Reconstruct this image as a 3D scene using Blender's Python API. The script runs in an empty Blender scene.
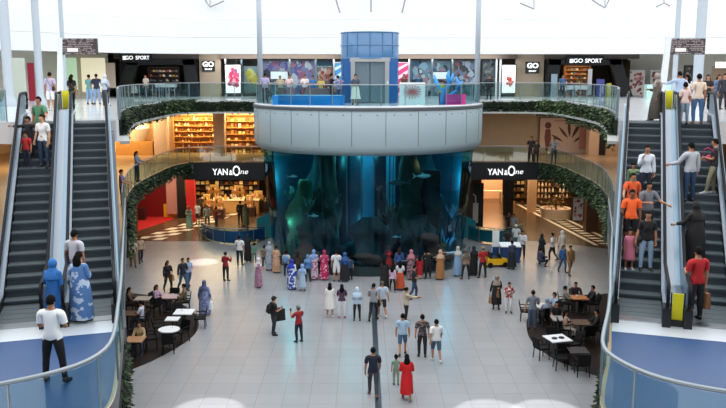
import bpy, math, random
import numpy as np
from mathutils import Vector, Matrix
R = math.radians
rng = random.Random(7)
SC = bpy.context.scene
COL = SC.collection
# ------------------------------------------------------------------ camera model
FPX, HZ, EYE = 800.0, 75.0, 10.8
PITCH = math.atan((204 - HZ) / FPX)
CP, SP = math.cos(PITCH), math.sin(PITCH)
MX = 0.2
GZ, MZ, UZ = 0.0, 5.2, 9.2
def at(px, py, z):
    h = EYE - z
    zc = FPX * h / (CP * (py - HZ))
    return ((px - 363) * zc / FPX, (zc - h * SP) / CP)
def proj(x, y, z):
    h = EYE - z
    zc = y * CP + h * SP
    return (363 + FPX * x / zc, HZ + FPX * h / (CP * zc))
# ------------------------------------------------------------------ materials
def lin(hx):
    hx = hx.lstrip('#')
    o = []
    for i in (0, 2, 4):
        c = int(hx[i:i+2], 16) / 255
        o.append(c / 12.92 if c <= .04045 else ((c + .055) / 1.055) ** 2.4)
    return (*o, 1.0)
MATS = {}
def mat(key, col='#808080', rough=.6, metal=0., spec=.5, emit=None, es=0., var=0., vscale=4.):
    if key in MATS: return MATS[key]
    m = bpy.data.materials.new(key); m.use_nodes = True
    nt = m.node_tree; b = nt.nodes['Principled BSDF']
    c = lin(col)
    b.inputs['Base Color'].default_value = c
    b.inputs['Roughness'].default_value = rough
    b.inputs['Metallic'].default_value = metal
    b.inputs['Specular IOR Level'].default_value = spec
    if emit:
        b.inputs['Emission Color'].default_value = lin(emit); b.inputs['Emission Strength'].default_value = es
    if var:
        tc = nt.nodes.new('ShaderNodeTexCoord'); nz = nt.nodes.new('ShaderNodeTexNoise'); nz.inputs['Scale'].default_value = vscale
        mx = nt.nodes.new('ShaderNodeMix'); mx.data_type = 'RGBA'
        mx.inputs[6].default_value = tuple(v * (1 - var) for v in c[:3]) + (1,)
        mx.inputs[7].default_value = tuple(min(1, v * (1 + var)) for v in c[:3]) + (1,)
        nt.links.new(tc.outputs['Object'], nz.inputs['Vector']); nt.links.new(nz.outputs[0], mx.inputs[0])
        nt.links.new(mx.outputs[2], b.inputs['Base Color'])
    MATS[key] = m
    return m
def pattern_mat(c1, c2, scale=9., thr=.5):
    key = 'pattern_%s_%s_%g' % (c1, c2, scale)
    if key in MATS: return MATS[key]
    m = mat(key, c1, .8)
    nt = m.node_tree; b = nt.nodes['Principled BSDF']
    tc = nt.nodes.new('ShaderNodeTexCoord'); nz = nt.nodes.new('ShaderNodeTexNoise'); nz.inputs['Scale'].default_value = scale
    nz.inputs['Detail'].default_value = 3
    rp = nt.nodes.new('ShaderNodeValToRGB'); rp.color_ramp.interpolation = 'CONSTANT'
    rp.color_ramp.elements[0].color = lin(c1); rp.color_ramp.elements[1].color = lin(c2); rp.color_ramp.elements[1].position = thr
    nt.links.new(tc.outputs['Object'], nz.inputs['Vector']); nt.links.new(nz.outputs[0], rp.inputs[0]); nt.links.new(rp.outputs[0], b.inputs['Base Color'])
    return m
def glass_mat(key, tint, gloss=.12, rough=.03, gcol='#ffffff', fac=.35):
    if key in MATS: return MATS[key]
    m = bpy.data.materials.new(key); m.use_nodes = True
    nt = m.node_tree; nt.nodes.clear()
    o = nt.nodes.new('ShaderNodeOutputMaterial'); t = nt.nodes.new('ShaderNodeBsdfTransparent'); g = nt.nodes.new('ShaderNodeBsdfGlossy')
    t.inputs[0].default_value = lin(tint); g.inputs['Color'].default_value = lin(gcol); g.inputs['Roughness'].default_value = rough
    lw = nt.nodes.new('ShaderNodeLayerWeight'); lw.inputs['Blend'].default_value = .25
    mp = nt.nodes.new('ShaderNodeMath'); mp.operation = 'MULTIPLY_ADD'; mp.inputs[1].default_value = .6; mp.inputs[2].default_value = gloss; mp.use_clamp = True
    mx = nt.nodes.new('ShaderNodeMixShader')
    nt.links.new(lw.outputs['Facing'], mp.inputs[0]); mp.inputs[1].default_value = fac
    nt.links.new(mp.outputs[0], mx.inputs[0]); nt.links.new(t.outputs[0], mx.inputs[1]); nt.links.new(g.outputs[0], mx.inputs[2])
    nt.links.new(mx.outputs[0], o.inputs['Surface'])
    MATS[key] = m
    return m
def floor_mat(key, col, dark, size, rough=.18, gap=.006, off=0.):
    m = mat(key, col, rough)
    nt = m.node_tree; b = nt.nodes['Principled BSDF']
    tc = nt.nodes.new('ShaderNodeTexCoord'); br = nt.nodes.new('ShaderNodeTexBrick')
    br.offset = off; br.inputs['Scale'].default_value = 1.0
    br.inputs['Brick Width'].default_value = size; br.inputs['Row Height'].default_value = size
    br.inputs['Mortar Size'].default_value = gap; br.inputs['Bias'].default_value = 0.
    c = lin(col)
    br.inputs['Color1'].default_value = c; br.inputs['Color2'].default_value = tuple(v * .93 for v in c[:3]) + (1,)
    br.inputs['Mortar'].default_value = lin(dark)
    nt.links.new(tc.outputs['Object'], br.inputs['Vector']); nt.links.new(br.outputs['Color'], b.inputs['Base Color'])
    return m
M_TILE = floor_mat('white_floor_tile', '#97999d', '#707277', .9, .25)
M_UFLOOR = floor_mat('upper_floor_tile', '#c9cdd2', '#9a9ea4', 1.2, .15)
M_BROWN = floor_mat('brown_floor_stone', '#5a4433', '#3c2d22', 1.2, .25)
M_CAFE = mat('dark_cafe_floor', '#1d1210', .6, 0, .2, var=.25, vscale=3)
M_BLUEFLOOR = mat('blue_floor', '#18406e', .45, var=.12, vscale=1.5)
M_WHITE = mat('white_plaster', '#dde1e4', .6)
M_SLAB = mat('slab_plaster', '#b9b7b2', .7)
M_RINGPANEL = mat('ring_panel', '#93a5ae', .45)
M_DARKLINE = mat('dark_joint', '#4a5258', .6)
M_STEEL = mat('brushed_steel', '#c4c9ce', .3, 1.)
M_POST = mat('railing_post', '#8a949b', .4, .6)
M_BSTEEL = mat('blue_grey_panel', '#7f95a6', .32, .7)
M_SILVER = mat('silver_deck', '#aab6c3', .4, .3)
M_BLACKRUB = mat('black_rubber', '#101016', .7, 0, .2)
M_DARK = mat('black_paint', '#121316', .5)
M_STEP = mat('escalator_step_metal', '#5f6b71', .55, .2)
M_STEPD = mat('escalator_riser_metal', '#56626a', .55, .1)
M_YEL = mat('yellow_panel', '#e6dd1f', .5)
M_BEIGE = mat('beige_stone', '#b3a28c', .7, var=.1, vscale=1.2)
M_TAN = mat('tan_plaster', '#c5a88a', .7, var=.05)
M_LINTEL = mat('brown_lintel', '#5c5148', .7)
M_WOOD = mat('warm_wood', '#b98345', .5, var=.2, vscale=3)
M_DWOOD = mat('dark_wood', '#4b3323', .5, var=.2, vscale=3)
M_LEAF = [mat('leaf_dark', '#131f13', .8, 0, .2), mat('leaf_mid', '#22371e', .75, 0, .3), mat('leaf_olive', '#3a4a28', .7, 0, .3), mat('leaf_light', '#61794a', .7, 0, .3)]
M_GLASS = glass_mat('railing_glass', '#e3f1ef', .05, fac=.25)
M_GLASSB = glass_mat('bridge_glass', '#d8ebee', .02, fac=.12)
M_SHOPGLASS = glass_mat('shop_glass', '#e4ecee', .06)
M_RED = mat('red_panel', '#b5171c', .5)
M_WARMLAMP = mat('warm_lamp', '#fff0d0', .5, emit='#ffcf8a', es=6)
M_WHITELAMP = mat('white_lamp', '#ffffff', .5, emit='#ffffff', es=3)
M_LETTER = mat('lit_white_letter', '#ffffff', .5, emit='#ffffff', es=1.0)
# ------------------------------------------------------------------ mesh builder
class MB:
    def __init__(s): s.v = []; s.f = []; s.m = []; s.mi = 0; s.ms = []
    def use(s, m):
        if m not in s.ms: s.ms.append(m)
        s.mi = s.ms.index(m); return s
    def add(s, vs, fs):
        n = len(s.v); s.v += [tuple(p) for p in vs]
        for f in fs: s.f.append(tuple(i + n for i in f)); s.m.append(s.mi)
        return s
    def box(s, x0, x1, y0, y1, z0, z1):
        return s.add([(x0,y0,z0),(x1,y0,z0),(x1,y1,z0),(x0,y1,z0),(x0,y0,z1),(x1,y0,z1),(x1,y1,z1),(x0,y1,z1)],
                     [(3,2,1,0),(4,5,6,7),(0,1,5,4),(1,2,6,5),(2,3,7,6),(3,0,4,7)])
    def obox(s, c, sx, sy, sz, rz=0.):
        ca, sa = math.cos(rz), math.sin(rz); vs = []
        for dz in (0, sz):
            for dx, dy in ((-sx/2,-sy/2),(sx/2,-sy/2),(sx/2,sy/2),(-sx/2,sy/2)):
                vs.append((c[0]+dx*ca-dy*sa, c[1]+dx*sa+dy*ca, c[2]+dz))
        return s.add(vs, [(3,2,1,0),(4,5,6,7),(0,1,5,4),(1,2,6,5),(2,3,7,6),(3,0,4,7)])
    def prism(s, poly, z0, z1):
        n = len(poly); a = sum(poly[i][0]*poly[(i+1)%n][1]-poly[(i+1)%n][0]*poly[i][1] for i in range(n))
        if a < 0: poly = poly[::-1]
        vs = [(p[0],p[1],z0) for p in poly] + [(p[0],p[1],z1) for p in poly]
        fs = [tuple(range(n-1,-1,-1)), tuple(range(n,2*n))] + [(i,(i+1)%n,n+(i+1)%n,n+i) for i in range(n)]
        return s.add(vs, fs)
    def tube(s, pts, r, n=8, closed=False, caps=True):
        pts = [Vector(p) for p in pts]; N = len(pts); vs = []
        rr = r if isinstance(r, (list, tuple)) else [r]*N
        up = None
        for i, p in enumerate(pts):
            if closed: t = pts[(i+1)%N] - pts[i-1]
            else: t = pts[min(i+1,N-1)] - pts[max(i-1,0)]
            t.normalize()
            if up is None: up = Vector((0,0,1)) if abs(t.z) < .9 else Vector((0,1,0))
            a = t.cross(up)
            if a.length < 1e-4: a = t.cross(Vector((1,0,0)))
            a.normalize(); b = a.cross(t).normalized()
            for k in range(n):
                th = 2*math.pi*k/n; vs.append(p + a*math.cos(th)*rr[i] + b*math.sin(th)*rr[i])
        fs = []
        for i in range(N if closed else N-1):
            j = (i+1) % N
            for k in range(n): fs.append((i*n+k, i*n+(k+1)%n, j*n+(k+1)%n, j*n+k))
        if not closed and caps: fs += [tuple(range(n-1,-1,-1)), tuple((N-1)*n+k for k in range(n))]
        return s.add(vs, fs)
    def lathe(s, prof, c=(0,0,0), n=32, a0=0., a1=2*math.pi, sx=1., sy=1.):
        full = abs(a1-a0-2*math.pi) < 1e-6; cnt = n if full else n+1; vs = []
        for r, z in prof:
            for k in range(cnt):
                th = a0 + (a1-a0)*k/n; vs.append((c[0]+r*sx*math.cos(th), c[1]+r*sy*math.sin(th), c[2]+z))
        fs = []
        for i in range(len(prof)-1):
            for k in range(n):
                k2 = (k+1) % cnt; fs.append((i*cnt+k, i*cnt+k2, (i+1)*cnt+k2, (i+1)*cnt+k))
        return s.add(vs, fs)
    def ball(s, c, rx, ry=None, rz=None, n=12, m=8, bump=0., seed=0):
        ry = ry or rx; rz = rz or rx; rg = random.Random(seed); vs = [(c[0],c[1],c[2]-rz)]
        for i in range(1, m):
            ph = -math.pi/2 + math.pi*i/m
            for k in range(n):
                th = 2*math.pi*k/n; q = 1 + bump*(rg.random()-.5)
                vs.append((c[0]+rx*q*math.cos(ph)*math.cos(th), c[1]+ry*q*math.cos(ph)*math.sin(th), c[2]+rz*q*math.sin(ph)))
        vs.append((c[0],c[1],c[2]+rz)); fs = []
        for k in range(n): fs.append((0, 1+(k+1)%n, 1+k)); fs.append((len(vs)-1, 1+(m-2)*n+k, 1+(m-2)*n+(k+1)%n))
        for i in range(m-2):
            for k in range(n): fs.append((1+i*n+k, 1+i*n+(k+1)%n, 1+(i+1)*n+(k+1)%n, 1+(i+1)*n+k))
        return s.add(vs, fs)
    def sweep(s, pts, o0, o1, z0, z1, closed=False):
        n = len(pts); nr = normals(pts, closed); vs = []
        for (x, y), (nx, ny) in zip(pts, nr):
            vs += [(x+nx*o0,y+ny*o0,z0),(x+nx*o1,y+ny*o1,z0),(x+nx*o1,y+ny*o1,z1),(x+nx*o0,y+ny*o0,z1)]
        fs = []
        for i in range(n if closed else n-1):
            a, b = i*4, ((i+1)%n)*4
            for k in range(4): fs.append((a+k, a+(k+1)%4, b+(k+1)%4, b+k))
        if not closed: fs += [(3,2,1,0), tuple((n-1)*4+k for k in range(4))]
        return s.add(vs, fs)
    def build(s, name, parent=None, material=None, smooth=False, offset=None):
        me = bpy.data.meshes.new(name)
        me.from_pydata(s.v, [], s.f); me.update()
        if not s.ms: s.ms = [material]
        for m in s.ms: me.materials.append(m)
        me.polygons.foreach_set('material_index', s.m)
        if smooth: me.polygons.foreach_set('use_smooth', [True]*len(s.f))
        o = bpy.data.objects.new(name, me); COL.objects.link(o)
        if parent: o.parent = parent
        if offset: o.location = offset
        return o
def normals(pts, closed=False):
    n = len(pts); out = []
    for i in range(n):
        if closed: a, b = pts[i-1], pts[(i+1)%n]
        else: a, b = pts[max(i-1,0)], pts[min(i+1,n-1)]
        tx, ty = b[0]-a[0], b[1]-a[1]; l = math.hypot(tx,ty) or 1
        out.append((ty/l, -tx/l))
    return out
def mb(m): return MB().use(m)
def tag(o, label, cat, group=None, kind=None):
    o['label'] = label; o['category'] = cat
    if group: o['group'] = group
    if kind: o['kind'] = kind
    return o
def thing(name, label, cat, loc=(0,0,0), rz=0., group=None):
    o = bpy.data.objects.new(name, None); COL.objects.link(o); o.location = loc; o.rotation_euler = (0,0,rz)
    o.empty_display_size = .2
    return tag(o, label, cat, group)
def struct(name, m, material=None, smooth=False):
    o = m.build(name, None, material, smooth); o['kind'] = 'structure'; return o
def dup(o, loc=None, rz=None, label=None, group=None, parent=None):
    c = o.copy(); COL.objects.link(c)
    if parent: c.parent = parent
    if loc is not None: c.location = loc
    if rz is not None: c.rotation_euler = (0,0,rz)
    if label: c['label'] = label
    if group: c['group'] = group
    for ch in list(o.children): dup(ch, parent=c)
    return c
def text(name, body, size, loc, m, parent=None, ext=.02, bold=.0, rz=0., align='CENTER', sx=1., shear=0.):
    cu = bpy.data.curves.new(name, 'FONT'); cu.body = body; cu.size = size; cu.extrude = ext; cu.offset = bold
    cu.align_x = align; cu.align_y = 'CENTER'; cu.shear = shear; cu.materials.append(m)
    o = bpy.data.objects.new(name, cu); COL.objects.link(o); o.location = loc; o.rotation_euler = (R(90),0,rz); o.scale = (sx,1,1)
    if parent: o.parent = parent
    return o
def smooth_pts(pts, it=2):
    for _ in range(it):
        q = [pts[0]]
        for a, b in zip(pts, pts[1:]):
            q += [(a[0]*.75+b[0]*.25, a[1]*.75+b[1]*.25), (a[0]*.25+b[0]*.75, a[1]*.25+b[1]*.75)]
        q.append(pts[-1]); pts = q
    return pts
def resample(pts, d):
    L = [0]
    for a, b in zip(pts, pts[1:]): L.append(L[-1] + math.dist(a, b))
    n = max(1, round(L[-1]/d)); out = []; j = 0
    for i in range(n+1):
        t = L[-1]*i/n
        while j < len(L)-2 and L[j+1] < t: j += 1
        u = (t-L[j])/((L[j+1]-L[j]) or 1); a, b = pts[j], pts[j+1]
        out.append(tuple(a[k]+(b[k]-a[k])*u for k in range(len(a))))
    return out
def mir(pts): return [(2*MX-x, y) for x, y in pts][::-1]
def railing(label, pts, z, h=1.05, d=1.4, glass=None, group=None, rail_r=.03, post=True, rail_m=None):
    L_ = sum(math.dist(a, b) for a, b in zip(pts, pts[1:])); n = max(1, round(L_/d)); K = 6
    fine = resample(pts, L_/(n*K)*1.0001); c = fine[len(fine)//2]
    t = thing('glass_railing', label, 'railing', (c[0], c[1], z), 0, group)
    fine = [(x-c[0], y-c[1]) for x, y in fine]; loc = fine[::K]
    for i in range(0, len(fine)-1, K):
        mb(glass or M_GLASS).sweep(fine[i:i+K+1], -.008, .008, .04, h-.05).build('glass_panel', t)
    if post:
        for a in loc: mb(M_POST).tube([(a[0],a[1],0),(a[0],a[1],h-.02)], .022, 6).build('post', t)
    mb(rail_m or M_POST).tube([(a[0],a[1],h) for a in fine], rail_r*.85, 8).build('handrail', t, smooth=True)
    return t
# ------------------------------------------------------------------ plan curves
EDGE_L = [(-8.75,28.75),(-9.6,31.5),(-10.6,35),(-11.5,39),(-11.9,42),(-12.0,46.5),(-11.9,50.2),(-11.2,51.9),(-9.4,52.3),(-5.37,52.3)]
EDGE_L = [EDGE_L[0]] + smooth_pts(EDGE_L[1:-1], 2) + [EDGE_L[-1]]
EDGE_R = mir(EDGE_L)
TC = (0.3, 48.2)          # axis of the fish tank
def ring(r, a0, a1, n):
    return [(TC[0]+r*math.cos(R(a0+(a1-a0)*i/n)), TC[1]+r*math.sin(R(a0+(a1-a0)*i/n))) for i in range(n+1)]
# platform rails at the foot of the escalators
PL = [(-8.85,29.4),(-7.2,23.6),(-5.64,18.2),(-5.2,16.6),(-4.8,15.1),(-4.45,13.8),(-4.3,12.95),(-4.42,12.3),(-4.72,11.88),(-5.1,11.55),(-5.8,11.1),(-8,9.9),(-11,8.6)]
PL = [PL[0]] + smooth_pts(PL[1:], 2)
PR = [(9.15,29.4),(7.5,23.6),(5.72,18.0),(5.3,16.6),(4.8,15.1),(4.35,13.9),(4.08,13.1),(4.05,12.6),(4.3,11.85),(4.75,11.35),(5.5,10.95),(8,9.9),(11,8.7)]
PR = [PR[0]] + smooth_pts(PR[1:], 2)
# ================================================================== SETTING
def poly_floor(name, poly, z0, z1, m): return struct(name, mb(m).prism(poly, z0, z1))
poly_floor('floor', [(-34,4),(34,4),(34,80),(-34,80)], -.3, 0., M_TILE)
poly_floor('floor_brown_stone', [(-34,51.6),(-10.6,51.6),(-7,50.6),(-6.2,53),(6.8,53),(8,50.4),(11,51.8),(14,50.2),(16.5,48.6),(34,47.5),(34,79.9),(-34,79.9)], 0., .006, M_BROWN)
def stripe_walk(name, a, b, w, cols, n, ln=True):
    ax, ay = a; bx, by = b; L = math.dist(a, b); dx, dy = (bx-ax)/L, (by-ay)/L; nx, ny = dy, -dx
    m = MB()
    def q(s0, s1, u0, u1, z, mm, sk=0.):
        m.use(mm).prism([(ax+dx*s0+nx*u0, ay+dy*s0+ny*u0),(ax+dx*(s0+sk)+nx*u1, ay+dy*(s0+sk)+ny*u1),(ax+dx*(s1+sk)+nx*u1, ay+dy*(s1+sk)+ny*u1),(ax+dx*s1+nx*u0, ay+dy*s1+ny*u0)], .006, z)
    q(0, L, -w/2, w/2, .010, cols[0])
    st = L/n
    for i in range(n):
        for r, (u0, u1) in enumerate(((-w*.48,-w*.17),(-w*.16,w*.16),(w*.17,w*.48))):
            c = cols[1 + (i+r) % (len(cols)-1)]
            q(i*st+.02*st, i*st+.98*st, u0, u1, .014, c, .35*st)
    return struct(name, m)
M_CREAM = mat('cream_marble', '#f3e8d2', .4)
stripe_walk('floor_striped_path', (-14.3,52.0), (-7.6,71), 1.9, [mat('path_dark','#2a1c16',.4), M_CREAM, mat('dark_red_stone','#4b1d1a',.4)], 24)
m = MB()
for u in (-.75, .75):
    m.use(M_CREAM).prism([(15.75+u-.14,50.3),(15.75+u+.14,50.3),(13.1+u+.14,73),(13.1+u-.14,73)], .006, .012)
for i in range(26):
    y = 50.6+i*.86; x = 15.72-(y-50.3)*.1167
    m.use(M_CREAM).prism([(x-.45,y+.35),(x-.2,y),(x+.45,y+.1),(x+.2,y+.45)], .006, .012)
struct('floor_striped_path_pale', m)
struct('floor_dark_inlay', mb(mat('dark_inlay', '#333c45', .3)).prism([(.40,22),(.62,22),(.62,40),(.40,40)], 0., .006))
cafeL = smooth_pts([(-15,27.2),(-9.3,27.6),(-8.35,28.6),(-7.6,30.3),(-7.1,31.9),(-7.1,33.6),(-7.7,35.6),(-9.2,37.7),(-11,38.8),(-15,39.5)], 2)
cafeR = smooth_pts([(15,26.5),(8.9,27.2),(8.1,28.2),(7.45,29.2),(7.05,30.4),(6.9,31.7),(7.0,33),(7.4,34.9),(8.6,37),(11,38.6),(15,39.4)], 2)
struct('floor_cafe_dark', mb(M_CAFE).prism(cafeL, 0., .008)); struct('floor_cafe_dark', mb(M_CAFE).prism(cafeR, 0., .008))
# --- middle level (the blue landings and the galleries round the back)
L1L = PL[::-1] + EDGE_L[1:-1] + [(-5.7,52.2),(-5.7,60),(-31,60),(-31,9),(-12,9)]
L1R = PR[::-1] + [p for p in EDGE_R[::-1][1:-1]] + [(6.3,52.2),(6.3,60),(31,60),(31,9),(12,9)]
for nm, pl in (('floor_gallery', L1L), ('floor_gallery', L1R)): (poly_floor(nm, pl, 4.75, 5.185, mat('gallery_slab', '#5c6166', .6)), poly_floor('floor_gallery_stone', pl, 5.185, 5.2, mat('gallery_floor_warm', '#a98c6c', .3)))
# white landing plate and blue floor in front of the escalators
def esc_frame(B, T): 
    L = math.dist(B, T); d = ((T[0]-B[0])/L, (T[1]-B[1])/L); return L, d, (d[1], -d[0])
BL, TL = (-6.34,18.0), (-9.6,28.3)
BR, TR = (6.46,18.0), (9.9,28.3)
def L2W(B, d, r, u, s): return (B[0]+d[0]*s+r[0]*u, B[1]+d[1]*s+r[1]*u)
LL, dL, rL = esc_frame(BL, TL); LR, dR, rR = esc_frame(BR, TR)
def inset(pts, o): return [(x+nx*o, y+ny*o) for (x, y), (nx, ny) in zip(pts, normals(pts))]
il = inset(PL, .08); ir = inset(PR, -.08)
bl = [p for p in il if p[1] < 16.75]; br_ = [p for p in ir if p[1] < 16.75]
wl0, wl1 = L2W(BL,dL,rL,-6.5,.05), L2W(BL,dL,rL,-6.5,-1.25)
struct('floor_blue', mb(M_BLUEFLOOR).prism([L2W(BL,dL,rL,.6,-1.25)] + [p for p in bl if p[1] < 16.3] + [(-12,9),wl1], 5.2, 5.21))
struct('floor_landing_plate', mb(mat('landing_plate', '#ccd3da', .35, .3)).prism([L2W(BL,dL,rL,.6,.05), L2W(BL,dL,rL,.6,-1.25), wl1, wl0], 5.2, 5.214))
wr0, wr1 = L2W(BR,dR,rR,6.5,.05), L2W(BR,dR,rR,6.5,-1.25)
struct('floor_blue', mb(M_BLUEFLOOR).prism([L2W(BR,dR,rR,-.6,-1.25)] + [p for p in br_ if p[1] < 16.3] + [(12,9),wr1], 5.2, 5.21))
struct('floor_landing_plate', mb(MATS['landing_plate']).prism([L2W(BR,dR,rR,-.6,.05), L2W(BR,dR,rR,-.6,-1.25), wr1, wr0], 5.2, 5.214))
# --- upper level slab
arc = ring(6.78, 142.5, 37.5, 24)
ER = EDGE_R
up = [(-36,28.0),(-12.15,27.55),L2W(TL,dL,rL,-2.35,.02),L2W(TL,dL,rL,.85,.02)] + EDGE_L + arc + ER + [L2W(TR,dR,rR,-.85,.02),L2W(TR,dR,rR,2.35,.02),(12.6,27.55),(36,28.0),(36,68),(-36,68)]
poly_floor('floor_upper', up, 8.45, 9.2, M_UFLOOR)
for e in (EDGE_L, EDGE_R): struct('trim_slab_lip', mb(mat('pale_lip', '#a3a7a5', .6)).sweep(e, 0., .36, 8.34, 8.45))
# --- walls
struct('wall_back_ground', mb(M_DWOOD).box(-34,34,76,76.3,0,4.75))
struct('wall_left_ground', mb(M_TAN).box(-24.3,-24,4,76,0,4.75)); struct('wall_right_ground', mb(M_TAN).box(24,24.3,4,76,0,4.75))
struct('ceiling_ground', mb(mat('warm_ceiling', '#8a7a66', .8)).box(-31,31,60,76.3,4.6,4.75))
struct('wall_back_gallery', MB().use(M_TAN).box(-31,-5.5,58.6,58.9,5.2,8.45).use(M_BEIGE).box(-5.5,31,58.6,58.9,5.2,8.45))
struct('wall_left_gallery', mb(M_TAN).box(-26.3,-26,12,58.9,5.2,8.45)); struct('wall_right_gallery', mb(M_TAN).box(26,26.3,12,58.9,5.2,8.45))
# drum above the shops
drum = smooth_pts([(-30,26),(-27,36),(-24.3,42),(-21.2,47.6),(-18,52.5),(-14.5,55.6),(-10,57),(10,57),(15,57),(21,57),(27,56.4),(32,54.8),(36,51)], 2)
dm = mb(M_WHITE).sweep(drum, -.4, .22, 12.25, 13.35).sweep(drum, -.4, .14, 13.37, 14.6).sweep(drum, -.4, .0, 14.62, 19.5)
struct('wall_upper_drum', dm, smooth=False)
# wall line of the upper shops
struct('wall_upper_back', mb(M_BEIGE).box(-12.3,-10.7,61,61.3,9.2,12.4)); struct('wall_upper_back', mb(M_BEIGE).box(11.5,13.6,61,61.3,9.2,12.4))
for x0, x1 in ((-10.7,11.5),(13.6,20.6),(-18.6,-12.3)): struct('trim_lintel', mb(M_LINTEL).box(x0,x1,60.6,61.2,12.0,12.4))
struct('ceiling_upper', mb(M_WHITE).box(-36,36,57.0,70,12.4,12.6))
struct('wall_upper_behind', mb(mat('shop_back', '#8b8578', .7)).box(-36,36,67,67.3,9.2,12.4))
wl = [(-19.3,61),(-22.5,57.5),(-27,50),(-31,40),(-34,30)]
struct('wall_upper_left', mb(mat('cream_wall', '#e8e2d2', .7)).sweep(wl, -.3, 0., 9.2, 12.6))
struct('ceiling_upper_left', mb(M_WHITE).prism([(-18,61),(-18,54),(-21.2,47.6),(-25,41),(-30,28),(-36,28),(-36,61)], 12.4, 12.6))
wr = [(20.7,63.5),(27,62.5),(36,58)]
struct('wall_upper_right', mb(MATS['cream_wall']).sweep(wr, 0., -.3, 9.2, 12.6))
# unseen walls and a near roof, added to hold back the sky light
M_HALL = mat('hall_wall', '#8f8d8a', .8)
struct('wall_front', mb(M_HALL).box(-36,36,-8.3,-8,0,19)); struct('wall_left', mb(M_HALL).box(-36.3,-36,-8,70,0,19)); struct('wall_right', mb(M_HALL).box(36,36.3,-8,70,0,19))
struct('ceiling_light_block', mb(M_HALL).box(-36,36,-8,4,16.5,16.8))
# roof struts that show at the top of the picture
def strut(px, py, px2, py2, Y, label, r=.05):
    def w(a, b):
        # point on the plane y = Y
        ux = (a-363)/FPX; uy = -(b-204)/FPX
        dy = CP+uy*SP; t = Y/dy; return (ux*t, Y, EYE+(-SP+uy*CP)*t)
    p, q = w(px, py), w(px2, py2)
    # carries on upward out of sight
    q = Vector(q); p = Vector(p); hi = p + (p-q)*.8
    o = mb(mat('roof_grey', '#8d9196', .5, .3)).tube([hi, q], r, 6).build('roof_strut'); tag(o, label, 'roof strut')
strut(336,0,340,13,56,'slim grey roof strut hanging left of the blue lift tower')
strut(371,0,371,12,56,'slim grey roof strut hanging straight above the blue lift tower')
strut(405,0,402,13,56,'slim grey roof strut hanging right of the blue lift tower')
for pts, lb in (([(137,0),(142,4),(150,0)],'small grey roof bracket at the top left above the sports shop'),
                ([(205,0),(210,7),(224,1)],'thin grey roof bracket left of the left white mast'),
                ([(592,0),(605,8),(609,0)],'dark roof bracket above the right sports shop'),
                ([(520,3),(534,9)],'thin dark roof bar right of the right white mast'),
                ([(656,7),(664,3),(670,6)],'small roof bracket above the right directory board')):
    Y = 56.2; P3 = []
    for a, b in pts:
        ux = (a-363)/FPX; uy = -(b-204)/FPX; dy = CP+uy*SP; t = Y/dy; P3.append((ux*t, Y, EYE+(-SP+uy*CP)*t))
    m = mb(MATS['roof_grey']).tube(P3, .05, 6)
    m.tube([P3[len(P3)//2], (P3[len(P3)//2][0], Y+.5, P3[len(P3)//2][2]+2.5)], .03, 6)
    tag(m.build('roof_bracket'), lb, 'roof bracket')
# columns of the upper level
def column(px, py, r, z0, z1, label):
    x, y = at(px, py, z0)
    t = thing('column', label, 'column', (x, y, z0)); t['kind'] = 'structure'
    mb(mat('white_column', '#a9b4be', .45)).lathe([(r*1.9,0),(r*1.9,.08),(r*1.25,.35),(r,.6),(r,z1-z0)], n=24).build('shaft', t, smooth=True)
column(10,106,.25,UZ,19,'thick white round column at the far left edge'); column(41,105,.19,UZ,19,'white round column second from the left edge')
column(66,103,.12,UZ,19,'slim white round column behind the left directory board')
column(696,106,.25,UZ,19,'thick white round column right of the right directory board'); column(673,103,.14,UZ,19,'slim white round column behind the right directory board')
def mast(x, y, label):
    t = thing('mast', label, 'mast', (x, y, 9.2))
    mb(MATS['white_column']).tube([(0,0,0),(0,0,9.5)], .15, 16).build('pole', t, smooth=True)
    mb(M_STEEL).lathe([(0,0),(.26,0),(.26,.06),(.16,.1)], n=16).build('base_plate', t)
mast(-6.05, 47.7, 'tall thin white mast at the left edge of the tank deck'); mast(6.72, 47.7, 'tall thin white mast at the right edge of the tank deck')
# pillars of the middle gallery
for px, w, lb in ((163,.9,'beige square pillar beside the bright niche on the left gallery'),(221,.75,'beige pillar between the two lit shelf walls of the gallery'),(591,.7,'beige square pillar right of the leaf poster on the right gallery')):
    x = (px-363)*57/800
    tag(mb(mat('pillar_pink','#c9ab93',.7)).box(x-w/2,x+w/2,56.2,57.0,5.2,8.45).build('pillar'), lb, 'pillar', kind='structure')
for px in (131,273,466,590):
    x = (px-363)*56/800
    tag(mb(M_DWOOD).box(x-.4,x+.4,54.6,55.4,0,4.75).build('pillar'), 'dark pillar under the gallery '+('beside the red shop' if px==131 else 'left of the fish tank' if px==273 else 'right of the fish tank' if px==466 else 'by the framed posters'), 'pillar', kind='structure')

# ================================================================== RAILINGS AND PLANTING
railing('curved glass railing of the upper left gallery above the hanging plants', EDGE_L[1:], UZ, 1.1, 1.5)
railing('curved glass railing of the upper right gallery above the hanging plants', EDGE_R[:-1], UZ, 1.1, 1.5)
railing('glass railing round the deck on top of the fish tank', ring(6.6, 142, 398, 80), UZ, 1.1, 1.3, M_GLASSB, rail_r=.035)
railing('curved glass railing along the left middle gallery above the plants', EDGE_L[1:-1]+[(-5.9,52.25)], MZ, 1.0, 1.4)
railing('curved glass railing along the right middle gallery above the plants', [(6.5,52.25)]+EDGE_R[1:-1], MZ, 1.0, 1.4)
railing('curved glass railing round the blue landing at lower left', PL, MZ, 1.05, 1.55, M_GLASSB, rail_r=.045)
railing('curved glass railing round the blue landing at lower right', PR, MZ, 1.05, 1.55, M_GLASSB, rail_r=.045)
railing('straight glass railing left of the left escalators at the top', [(-22,27.75),(-12.3,27.75)], UZ, 1.1, 1.6, M_GLASSB)
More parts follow.
